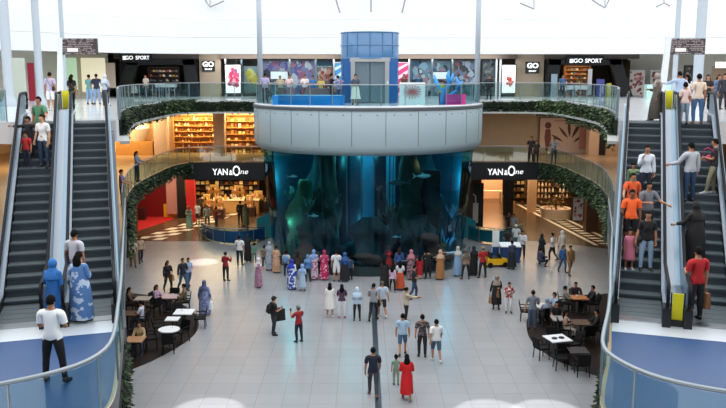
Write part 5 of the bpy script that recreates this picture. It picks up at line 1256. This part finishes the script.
person('woman in peach striped robe at the left glass',276.5,272.5,0,-10,1.55,'f',robe=('robe',('#b98a6c','#c9a58a',10)),hair='short',bottom=None,hairm=M_HAIRB,arms=('bend','bend'))
P = person('child in white shirt with blue backpack at the tank',286.5,276,0,-10,1.42,top=('tee','#c5ccd6'),bottom=('trousers','#1d2a47')); worn_bag(P,'light blue backpack on the child at the tank','#5d84ad',0,-.17,1.2,name='backpack')
person('woman in royal blue headscarf and blue white patterned robe',292,289.5,0,-10,1.62,'f',robe=('robe',('#d5dbe6','#2746a3',7,.48)),hair='hijab',cover='#2337a8',bottom=None,arms=('bend','down'))
person('brown haired woman in dark top behind the royal blue headscarf',298,279,0,-5,1.6,'f',top=('long','#3a3230'),bottom=('trousers','#26221f'),hair='long',hairm=M_HAIRB)
person('girl in light blue headscarf and dress beside the royal blue robe',302.5,291,0,0,1.4,'f',robe=('midi','#a3b9d3',.85),hair='hijab',cover='#7fa3cc',bottom=('leggings','#8fa5c2'),arms=('down','bend'))
person('person in blue jacket and cap at the glass behind the light blue girl',308,282,0,0,1.5,top=('long','#4f7fb5'),bottom=('trousers','#24303f'),hair='hijab',cover='#5d86b3',sex='f')
person('woman in pink white floral robe and blue headscarf',314,279.5,0,5,1.66,'f',robe=('robe',('#cfc7d2','#a8587e',8,.5)),hair='hijab',cover='#6f93c9',bottom=None,arms=('bend','bend'))
person('woman in bright magenta white spotted robe and headscarf',324.5,280,0,0,1.66,'f',robe=('robe',('#b31f58','#e0c0cc',9,.58)),hair='hijab',cover='#a83258',bottom=None,arms=('bend','bend'))
P = person('man in white shirt and white shorts with a shoulder strap at the tank',336.5,281.5,0,0,1.74,top=('tee','#d6dae0'),bottom=('shorts','#d9dadc'),arms=('down','bend'),shoes='#3f4a5a'); worn_bag(P,'grey sling bag of the man in white at the tank','#4b566b',.2,.02,1.0,.2,.16)
person('woman in blue headscarf and dark skirt next to the man in white',345,281.5,0,0,1.6,'f',top=('long','#27508f'),bottom=('skirt','#15161c'),hair='hijab',cover='#2c5590')
person('child in dark clothes beside the blue headscarf woman at the tank',350,280,0,0,1.3,top=('tee','#30415c'),bottom=('trousers','#17181d'))
person('woman in bright red top and headscarf at the tank centre right',388.5,275,0,0,1.66,'f',top=('long','#b0181f'),bottom=('skirt','#7d1a1e'),hair='hijab',cover='#b8202a',arms=('bend','bend'))
person('woman in black with an orange scarf left of the pink child',384.5,289,0,-15,1.62,'f',robe=('robe','#18171a'),hair='long',bottom=None,arms=('bend','bend'))
person('girl in pink white jacket and black leggings at the tank',392.5,292,0,-30,1.4,'f',top=('long','#c9a9bf'),bottom=('leggings','#19181c'),hair='long',arms=('bend','down'),legs='wide',shoes='#9a9a9c')
person('woman in white top and long orange skirt at the tank',400,290,0,-5,1.55,'f',top=('tee','#cfd0d6'),bottom=('skirt','#b9502f',.14),hair='long',arms=('bend','bend'))
person('person in blue shirt and brown hair behind the orange skirt',399,277,0,5,1.66,'f',top=('long','#34548a'),bottom=('trousers','#1d2433'),hair='long',hairm=M_HAIRB)
person('woman in pink headscarf and dark patterned robe at the tank',411,279.5,0,0,1.66,'f',robe=('robe',('#3c2f35','#8f6f77',10)),hair='hijab',cover='#b0707f',bottom=None,arms=('bend','bend'))
person('man in black t-shirt and dark jeans walking past at the tank',414,299,0,-80,1.76,top=('tee','#141417'),bottom=('trousers','#26405e'),legs='walk',arms=('bend','bend'),shoes='#2a2a2e')
person('child in bright red dress at the tank right of centre',419.5,279,0,0,1.3,'f',robe=('midi','#a01620',.9),hair='long',bottom=('leggings','#22181a'))
person('person in black top facing the glass right of the red dress child',428,279,0,10,1.66,top=('long','#121316'),bottom=('trousers','#15161a'),arms=('face','face'))
person('woman in tan robe and beige headscarf at the tank',440,279.5,0,0,1.66,'f',robe=('robe','#9a6a42'),hair='hijab',cover='#b99a83',bottom=None,arms=('bend','bend'))
person('woman in pale blue robe pointing at the glass with one arm out',457.5,276,0,0,1.68,'f',robe=('robe','#7f9fc0'),hair='hijab',cover='#b5b3b0',bottom=None,arms=('side','down'))
person('woman in tan coat and black leggings at the right of the tank',465.5,279.5,0,15,1.7,'f',top=('long','#8f7860'),bottom=('leggings','#15151a'),hair='hijab',cover='#5a4f4a',legs='wide',arms=('bend','bend'))
person('woman in black robe at the right of the tank',473.5,275.5,0,20,1.66,'f',robe=('robe','#121317'),hair='hijab',cover='#15161a',bottom=None)
person('man in red shirt and black trousers at the right of the tank',482.5,278,0,25,1.78,top=('tee','#a3201f'),bottom=('trousers','#191a1c'),arms=('bend','down'),legs='wide',hair='cap',cover='#8a7a6a')
# ---- right of the tank
person('kiosk attendant in dark long skirt in front of the blue kiosk',511.5,269,0,10,1.66,'f',top=('long','#34405a'),bottom=('skirt','#191a20'),hair='short',arms=('bend','table'))
person('man in black shirt behind the blue kiosk',507,256,0,170,1.72,top=('tee','#1c1d20'),bottom=('trousers','#1d1e22'),arms=('table','table'),skin='d')
person('person in white cap and pale shirt by the glass rail at right of tank',515.5,250,0,160,1.66,top=('tee','#cfd3d6'),bottom=('trousers','#5a6472'),hair='cap',cover='#d9dbc0')
person('man in white shirt and dark jeans right of the kiosk',522,258.5,0,150,1.74,top=('long','#d5d8dc'),bottom=('trousers','#2a3140'),arms=('bend','down'))
person('woman in black robe standing by the crouching person',541,261.5,0,-60,1.68,'f',robe=('robe','#131317'),hair='hijab',cover='#131317',bottom=None,arms=('bend','bend'))
person('crouching person in dark blue by the black robe',540,266.5,0,-60,1.6,top=('long','#39415c'),bottom=('trousers','#23242c'),legs='squat',arms=('table','table'))
person('man in white shirt and dark trousers with hand on hip',552,260.5,0,60,1.7,top=('tee','#d5d9e0'),bottom=('trousers','#1b1c22'),arms=('hip','bend'),legs='walk')
person('tall person in pale long robe behind the blue top',561.5,259.5,0,30,1.78,'m',robe=('robe','#c9bdb0'),hair='hijab',cover='#c9c2ba',bottom=None)
person('woman in blue top and blue jeans walking with the tan outfit man',562.5,272.5,0,-165,1.6,'f',top=('long','#2f5f93'),bottom=('trousers','#34506e'),hair='long',legs='walk',arms=('down','down'),hairm=M_HAIRB)
person('man in tan shirt and trousers walking towards the camera',569.5,275.5,0,-160,1.72,top=('long','#8f6a45'),bottom=('trousers','#866343'),legs='walk2',arms=('down','swf'),shoes='#3a2a22')
P = person('woman in long black coat carrying brown paper bags',496,309,0,175,1.66,'f',robe=('midi','#141518'),bottom=('leggings','#17181b'),hair='hijab',cover='#8f7f78',arms=('bend','hold'),legs='step')
carried_bag(P,'R','brown paper bag nearer the tank held by the woman in black coat','#8a6a45',.34,.3,.14); carried_bag(P,'L','second brown bag held at the front by the woman in black coat','#75573a',.3,.28,.12)
person('girl in red white top and white trousers beside the black coat woman',508.5,313,0,180,1.5,'f',top=('tee',('#a32f35','#d9cfcf',8)),bottom=('trousers','#d9d8da'),hair='bun',arms=('hip','bend'),legs='step',shoes='#33302f')
person('man in grey t-shirt and jeans standing at the right cafe',532,329,0,-8,1.76,top=('tee','#717b87'),bottom=('trousers','#3f5470'),arms=('hold','bend'))
# ---- left floor
person('man in white top and tan trousers walking at left below the gallery',133.5,267,0,-160,1.7,top=('tee','#c9bcae'),bottom=('trousers','#7d5b3f'),legs='walk',arms=('swf','down'))
person('woman in beige top and dark jeans beside the tan trousers man',141,263,0,-150,1.64,'f',top=('long','#b8a088'),bottom=('trousers','#2f3442'),hair='long',legs='walk2',hairm=M_HAIRB)
P = person('woman in black with a brown bag walking at left',168.5,291.5,0,-140,1.66,'f',top=('long','#17171b'),bottom=('trousers','#16161a'),hair='long',legs='walk',arms=('bend','down')); 
carried_bag(P,'L','brown paper bag carried by the woman in black at left','#8f6d45',.36,.3,.14)
person('man in dark jacket and jeans walking at left',183.5,290.5,0,-130,1.74,top=('long','#1d2230'),bottom=('trousers','#35506f'),legs='walk',arms=('bend','hold'))
person('woman in pale blue top leaning to the dark jacket man',189,287,0,-140,1.6,'f',top=('long','#9aaecb'),bottom=('trousers','#3c5679'),hair='short',legs='walk2',arms=('bend','down'),hairm=M_HAIRB)
P = person('large person in blue grey patterned robe and headscarf at the left cafe',205,315,0,-5,1.66,'f',robe=('robe',('#8390b5','#5f6c94',7),1.12),hair='hijab',cover='#4f5878',bottom=None,arms=('hold','hold')); carried_bag(P,'R','white carrier bag held by the patterned robe person','#dfe3e8',.3,.34,.12)
# ---- at the left shop
person('woman in teal robe on the striped path at left',189.5,228.5,0,170,1.66,'f',robe=('robe','#7fa296'),hair='hijab',cover='#6d5a4a',bottom=None,arms=('bend','bend'))
person('person in white shirt and dark shorts on the striped path',198,224.5,0,150,1.68,top=('tee','#c9ccd2'),bottom=('shorts','#2a2c33'))
person('person in grey green shirt behind the glass barrier at left',207.5,227.5,0,-170,1.68,top=('tee','#8f9c94'),bottom=('trousers','#5a5f58'),arms=('bend','down'))
person('person in dark red shirt and jeans behind the glass barrier',216.5,228.5,0,-60,1.6,top=('tee','#6f1d20'),bottom=('trousers','#2a3348'),arms=('bend','bend'))
person('woman in black robe by the red panel of the left shop',187,217.5,0,-30,1.64,'f',robe=('robe','#1a1718'),hair='hijab',cover='#1a1718',bottom=None)
person('person in dark grey top before the wide pale counter',201,216.5,0,10,1.7,top=('tee','#3a3632'),bottom=('trousers','#22201f'))
person('tall person in black at the right of the left shop',240.5,224,0,-20,1.76,top=('long','#1b1a1c'),bottom=('trousers','#1b1a1d'))
person('woman in grey green robe at the right of the left shop',246,226,0,160,1.68,'f',robe=('robe','#5f6b58'),hair='hijab',cover='#4a4438',bottom=None)
person('person in black before the black pillar of the right shop',508,236,0,-150,1.7,top=('tee','#2b2523'),bottom=('trousers','#1e1c1c'))
person('person in grey shirt and yellow bag near the right shop pillar',513.5,238,0,150,1.68,top=('tee','#8d8f93'),bottom=('trousers','#3d3a3a'))
person('dark clothed person in front of the framed poster at right',591,226,0,100,1.7,top=('long','#17151a'),bottom=('trousers','#1a181a'))
# ---- gallery (middle level)
person('woman in denim jacket leaning on the left gallery railing',137.5,181.5,MZ,-90,1.66,'f',top=('long','#5d7384'),bottom=('trousers','#1b1a1e'),hair='long',arms=('rail','rail'),legs='step')
person('person in purple blue top low on the left gallery railing',122.5,205,MZ,-80,1.6,top=('tee','#59587d'),bottom=('trousers','#2a2a35'),arms=('rail','rail'))
person('taller person in black on the right gallery by the poster',530.8,162.5,MZ,170,1.74,top=('tee','#1f1b1b'),bottom=('trousers','#1d1a1a'))
person('smaller person in dark brown on the right gallery',535.8,163,MZ,170,1.5,top=('tee','#2b2321'),bottom=('trousers','#211d1c'))
person('person in grey striped shirt at the corner of the right gallery railing',553.5,164,MZ,160,1.7,top=('tee',('#8a8f96','#4a4d52',16)),bottom=('trousers','#3a3f4b'),arms=('rail','bend'))
# ---- upper level left
P = person('man in lavender shirt and white shorts with a black shoulder bag',51.5,110.5,UZ,-5,1.76,top=('tee','#b3a9c2'),bottom=('shorts','#dfe0e4'),shoes='#d9d9d9'); worn_bag(P,'black shoulder bag on the lavender shirt man','#23242b',.18,-.05,1.0)
P = person('long haired woman in black walking at the top of the left escalators',73,110,UZ,-15,1.68,'f',top=('tee','#15151a'),bottom=('trousers','#17171c'),hair='long',arms=('bend','down'),legs='walk'); worn_bag(P,'brown handbag of the woman in black at upper left','#6a5a4a',.2,.05,.95)
person('person in teal top and light jeans facing away at upper left',90,104.5,UZ,-10,1.66,'f',top=('tee','#5c9190'),bottom=('trousers','#7d9fc4'),hair='bun',arms=('face','face'))
person('man in navy shirt and jeans facing away at upper left',97.5,104.5,UZ,15,1.7,top=('tee','#1f2640'),bottom=('trousers','#7f98b9'),arms=('hold','face'))
P = person('woman in pale grey headscarf and top at upper left',106,106,UZ,-20,1.66,'f',top=('long','#a9b5c4'),bottom=('trousers','#2d3040'),hair='hijab',cover='#b9c2cc',arms=('bend','bend')); worn_bag(P,'black bag of the pale grey headscarf woman','#26262f',.2,.05,.9)
# ---- upper level right
person('woman in long grey brown robe walking left at upper right',655.5,121,UZ,75,1.7,'f',robe=('robe','#5d5750'),hair='hijab',cover='#8f8680',bottom=None,legs='walk',arms=('down','bend'))
person('bearded man in light blue shirt at the right escalator top',677.5,117.5,UZ,20,1.78,top=('long','#9fb3ce'),bottom=('trousers','#2c3444'),hair='beard',arms=('reach','hold'))
person('girl in pink cream top and pale jeans at the right escalator top',683.5,124.5,UZ,0,1.38,'f',top=('tee','#d6bcb8'),bottom=('trousers','#7f95a6'),hair='bun',arms=('bend','hold'))
person('dark haired woman in white behind the pink top girl',686,112,UZ,30,1.66,'f',top=('tee','#cfcbd0'),bottom=('trousers','#5a5a66'),hair='long')
person('woman in cream top and blue jeans at the right escalator top',696.5,124.5,UZ,0,1.68,'f',top=('tee','#d6c3b3'),bottom=('trousers','#43678f'),hair='short',arms=('hold','down'),legs='step',shoes='#9a6a58')
person('long haired woman in black at far upper right',706,112,UZ,150,1.66,'f',top=('tee','#1e1c22'),bottom=('trousers','#2a2833'),hair='long',arms=('bend','bend'))
person('woman in blue grey jacket at the right edge of the upper level',717,109,UZ,180,1.66,'f',top=('long','#5a6d8c'),bottom=('trousers','#3a4254'),hair='long',arms=('bend','bend'))
person('person in dark coat just right of the blue grey jacket',722.5,110,UZ,170,1.7,top=('long','#2b2c36'),bottom=('trousers','#23242c'))
# ---- on the tank deck
person('man in lavender polo by the left mast on the tank deck',265.5,103,UZ,-20,1.74,top=('tee','#a7a4c4'),bottom=('trousers','#2c2c36'))
for px, py, yw, H, tp, bt, lb in ((280.5,100.5,175,1.6,'#b3a98f','#6a5f4f','person in tan shirt before the white screen'),(289.5,100.5,170,1.66,'#d9c3c9','#8a6a72','person in pale pink shirt behind the blue counter'),
        (305,100.5,180,1.66,'#e6dad6','#8f4038','person in white and red before the orange art'),(313,100.5,180,1.6,'#3f74ad','#2f4a6a','person in blue shirt left of the teal panel'),(321,100.5,175,1.5,'#c9b25a','#5a4a3c','child in yellow top left of the lift')):
    person(lb+' on the tank deck',px,py,UZ,yw,H,top=('tee',tp),bottom=('trousers',bt),arms=('bend','bend'))
person('man in black shirt pointing left of the lift on the tank deck',331.5,103.5,UZ,-80,1.72,top=('long','#141519'),bottom=('trousers','#22242c'),arms=('bend','reach'))
person('person in purple patterned shirt next to the pointing man',338,104,UZ,40,1.62,top=('tee',('#5d5a86','#8f93ad',12)),bottom=('trousers','#3c4260'))
person('woman in white skirt and dark top before the lift tower',355.5,105,UZ,175,1.68,'f',top=('tee','#3c4a5c'),bottom=('skirt','#d3d6c8',.35),hair='bun',arms=('bend','bend'))
person('woman in dark clothes beside the magenta panel right of the lift',404,104,UZ,170,1.7,'f',top=('vest','#4a2a30'),bottom=('trousers','#33282f'),hair='long')
person('child in lime green top by the blue coral sculpture',441,104.5,UZ,-170,1.3,top=('tee','#8fb83a'),bottom=('trousers','#5a3a30'))
person('person in dark coat behind the tank railing by the right mast',489,99.8,UZ,150,1.66,top=('long','#2a2a33'),bottom=('trousers','#282832'))
# ---- inside the sports shops
person('shopper in blue at the door of the right sports shop',562,97.5,UZ,180,1.66,top=('tee','#3d5f86'),bottom=('trousers','#2a2c34'))
person('shopper in white in the left sports shop',146.5,98,UZ,150,1.66,top=('tee','#c9bfb3'),bottom=('trousers','#3a3533'))
# ---- escalators
person('man in green t-shirt at the top of the outer left escalator',43,151,0,R(0)+162,1.76,top=('tee','#4f7f63'),bottom=('trousers','#22252c'),lane_='LO',arms=('rail','down'),skin='m')
person('woman in white printed t-shirt and jeans on the outer left escalator',45,168,0,165,1.66,'f',top=('tee',('#dcdcde','#a98f90',6,.62)),bottom=('trousers','#2c4159'),lane_='LO',arms=('down','hold'),skin='l',hair='bun')
person('boy in black top holding the rails on the outer left escalator',31,158,0,165,1.35,top=('long','#15161a'),bottom=('trousers','#1b1d24'),lane_='LO',arms=('side','side'))
person('small child in red top on the outer left escalator',29,166,0,165,1.12,top=('tee','#a8222b'),bottom=('trousers','#232c40'),lane_='LO',arms=('down','hold'))
person('man in pale grey t-shirt riding up the inner left escalator',76,291,0,-18,1.72,top=('tee','#b9bac6'),bottom=('trousers','#4a4d58'),lane_='LI',arms=('hold','down'))
person('woman in blue white floral robe boarding the inner left escalator',82,318.5,0,-15,1.68,'f',robe=('robe',('#4f77ad','#b9c9de',6,.55),1.12),hair='long',bottom=None,arms=('hold','bend'),loc=(*at(82,322,MZ),MZ+.014))
person('woman in deep blue headscarf and dress by the yellow panel',56,316,0,-10,1.58,'f',robe=('robe','#1f5fa3',.95),hair='hijab',cover='#2a6bb0',bottom=None,arms=('bend','down'),loc=(*at(56,327,MZ),MZ+.014))
person('man in white polo shirt and black trousers on the blue landing',55.5,383,MZ,-3,1.70,top=('tee','#eef0f4'),bottom=('trousers','#121318'),arms=('bend','bend'),legs='wide',shoes='#1b1b1e',loc=(*at(55.5,383,MZ),MZ+.01))
person('woman in white blouse and dark jeans touching her face on the inner right escalator',645.5,197,0,170,1.66,'f',top=('long','#c6cfda'),bottom=('trousers','#20293a'),lane_='RI',arms=('down','face'),hair='short')
person('small child in green outfit on the inner right escalator',632,199,0,165,1.1,top=('long','#7d9873'),bottom=('trousers','#7a8f6c'),lane_='RI',arms=('side','down'),hair='bun')
person('boy in orange t-shirt leaning on the rail on the inner right escalator',630,233,0,190,1.6,top=('tee','#d2562a'),bottom=('trousers','#2a2a30'),lane_='RI',arms=('down','rail'))
person('young man in grey t-shirt with arm to the rail on the inner right escalator',646,237,0,190,1.62,top=('tee','#6d7078'),bottom=('trousers','#2b2e38'),lane_='RI',arms=('rail','bend'))
person('man in bright orange shirt and black shorts on the inner right escalator',628.5,248,0,178,1.66,top=('tee','#f0622a'),bottom=('shorts','#121216'),lane_='RI',skin='d')
person('little girl in pink dress on the inner right escalator',628.5,268,0,178,1.12,'f',robe=('dress','#b3667c'),bottom=None,lane_='RI',hair='short',arms=('hold','down'),shoes='#d9cfcf')
P = person('woman in black t-shirt and light jeans on the inner right escalator',646,270,0,172,1.64,'f',top=('tee','#121317'),bottom=('trousers','#8aa3bd'),lane_='RI',hair='bun',arms=('down','hold')); worn_bag(P,'black handbag of the woman in black t-shirt','#17181c',.22,.05,.95)
person('man in light grey hoodie and jeans riding up the outer right escalator',688.5,203,0,18,1.78,top=('long','#a9aeb8'),bottom=('trousers','#27405f'),lane_='RO',arms=('rail','down'))
P = person('woman in black top and khaki trousers leaning on the outer right escalator',712,194,0,60,1.66,'f',top=('tee','#1c1a20'),bottom=('trousers','#8c8a70'),lane_='RO',hair='short',arms=('bend','rail'),legs='lean',shoes='#c9c9c9'); worn_bag(P,'pink sling bag of the leaning woman','#c23a68',-.05,.16,1.15,.2,.2)
person('woman in long black robe riding up the outer right escalator',694.5,258,0,18,1.66,'f',robe=('robe','#0f0f13',1.2),hair='hijab',cover='#101014',bottom=None,lane_='RO',arms=('rail','down'))
P = person('man in red t-shirt and black trousers riding up the outer right escalator',695,319,0,15,1.78,top=('tee','#a81a20'),bottom=('trousers','#16171d'),lane_='RO',arms=('bend','carry')); carried_bag(P,'R','brown paper bag held by the red t-shirt man on the escalator','#8a5f42',.34,.36,.14)
# ---- seated in the cafes
def seated(label, key, ang, d, **k):
    x, y = TBL[key]; px, py = x+d*math.sin(R(ang)), y-d*math.cos(R(ang))
    return person(label, loc=(px, py, 0), yaw=ang, legs='sit', **k)
SEATS = [
 ('man in white shirt seated at the dark table by the escalator','L4',90,.62,dict(top=('tee','#c3c6d6'),bottom=('trousers','#232a3a'),arms=('table','bend'))),
 ('long haired woman in brown seated at the far left table','L5',-90,.62,dict(sex='f',top=('long','#4a3a30'),bottom=('trousers','#231f1d'),hair='long',arms=('table','table'))),
 ('woman in pink top seated at the pink clothed table','L6',-100,.66,dict(sex='f',top=('long','#a98aa3'),bottom=('trousers','#33303c'),hair='long',hairm=M_HAIRB,arms=('table','bend'))),
 ('person in tan seated at the pink clothed table','L6',100,.66,dict(top=('long','#6d5f4a'),bottom=('trousers','#4d4437'),arms=('table','table'))),
 ('woman in beige seated close under the left escalator','L7',180,.64,dict(sex='f',top=('long','#a8906f'),bottom=('trousers','#24314a'),hair='short',hairm=M_HAIRB,arms=('table','table'))),
 ('man in light blue shirt seated beside the standing grey t-shirt man','R2',100,.64,dict(top=('tee','#8fa8c2'),bottom=('trousers','#23252d'),arms=('table','table'))),
 ('person in grey hood seated at the near side of the pale table','R2',10,.66,dict(top=('long','#8892a3'),bottom=('trousers','#1e1f26'),hair='hijab',cover='#8e99aa',sex='f',arms=('table','table'))),
 ('person in black seated at the grey table in the right cafe','R5',180,.62,dict(top=('tee','#17171b'),bottom=('trousers','#17171b'),arms=('table','table'))),
 ('woman in grey headscarf seated at the orange brown table','R3',-100,.64,dict(sex='f',top=('long','#8a8174'),bottom=('trousers','#2a2624'),hair='short',arms=('table','table'))),
 ('person in dark brown seated behind the orange brown table','R3',180,.64,dict(top=('long','#2c2220'),bottom=('trousers','#231e1d'),arms=('table','table'))),
 ('person in black seated right of the orange brown table','R3',90,.64,dict(top=('long','#1b1a1e'),bottom=('trousers','#1a191c'),arms=('table','table'))),
 ('woman in pale top with long hair seated at the dark right table','R4',-95,.64,dict(sex='f',top=('tee','#b08f7c'),bottom=('trousers','#c2b9b0'),hair='long',arms=('table','bend'))),
 ('person in black jacket seated right of the dark right table','R4',85,.64,dict(top=('long','#141418'),bottom=('trousers','#141418'),arms=('table','table')))]
for lb, key, ang, d, k in SEATS: seated(lb, key, ang, d, H=1.7 if k.get('sex') != 'f' else 1.64, **k)
bpy.data.objects.remove(TMP)
# lettering becomes plain meshes
bpy.context.view_layer.update(); dg = bpy.context.evaluated_depsgraph_get()
for o in [o for o in SC.objects if o.type == 'FONT']:
    me = bpy.data.meshes.new_from_object(o.evaluated_get(dg)); n = bpy.data.objects.new('lettering', me); COL.objects.link(n)
    n.parent = o.parent; n.location = o.location; n.rotation_euler = o.rotation_euler; n.scale = o.scale
    bpy.data.objects.remove(o)
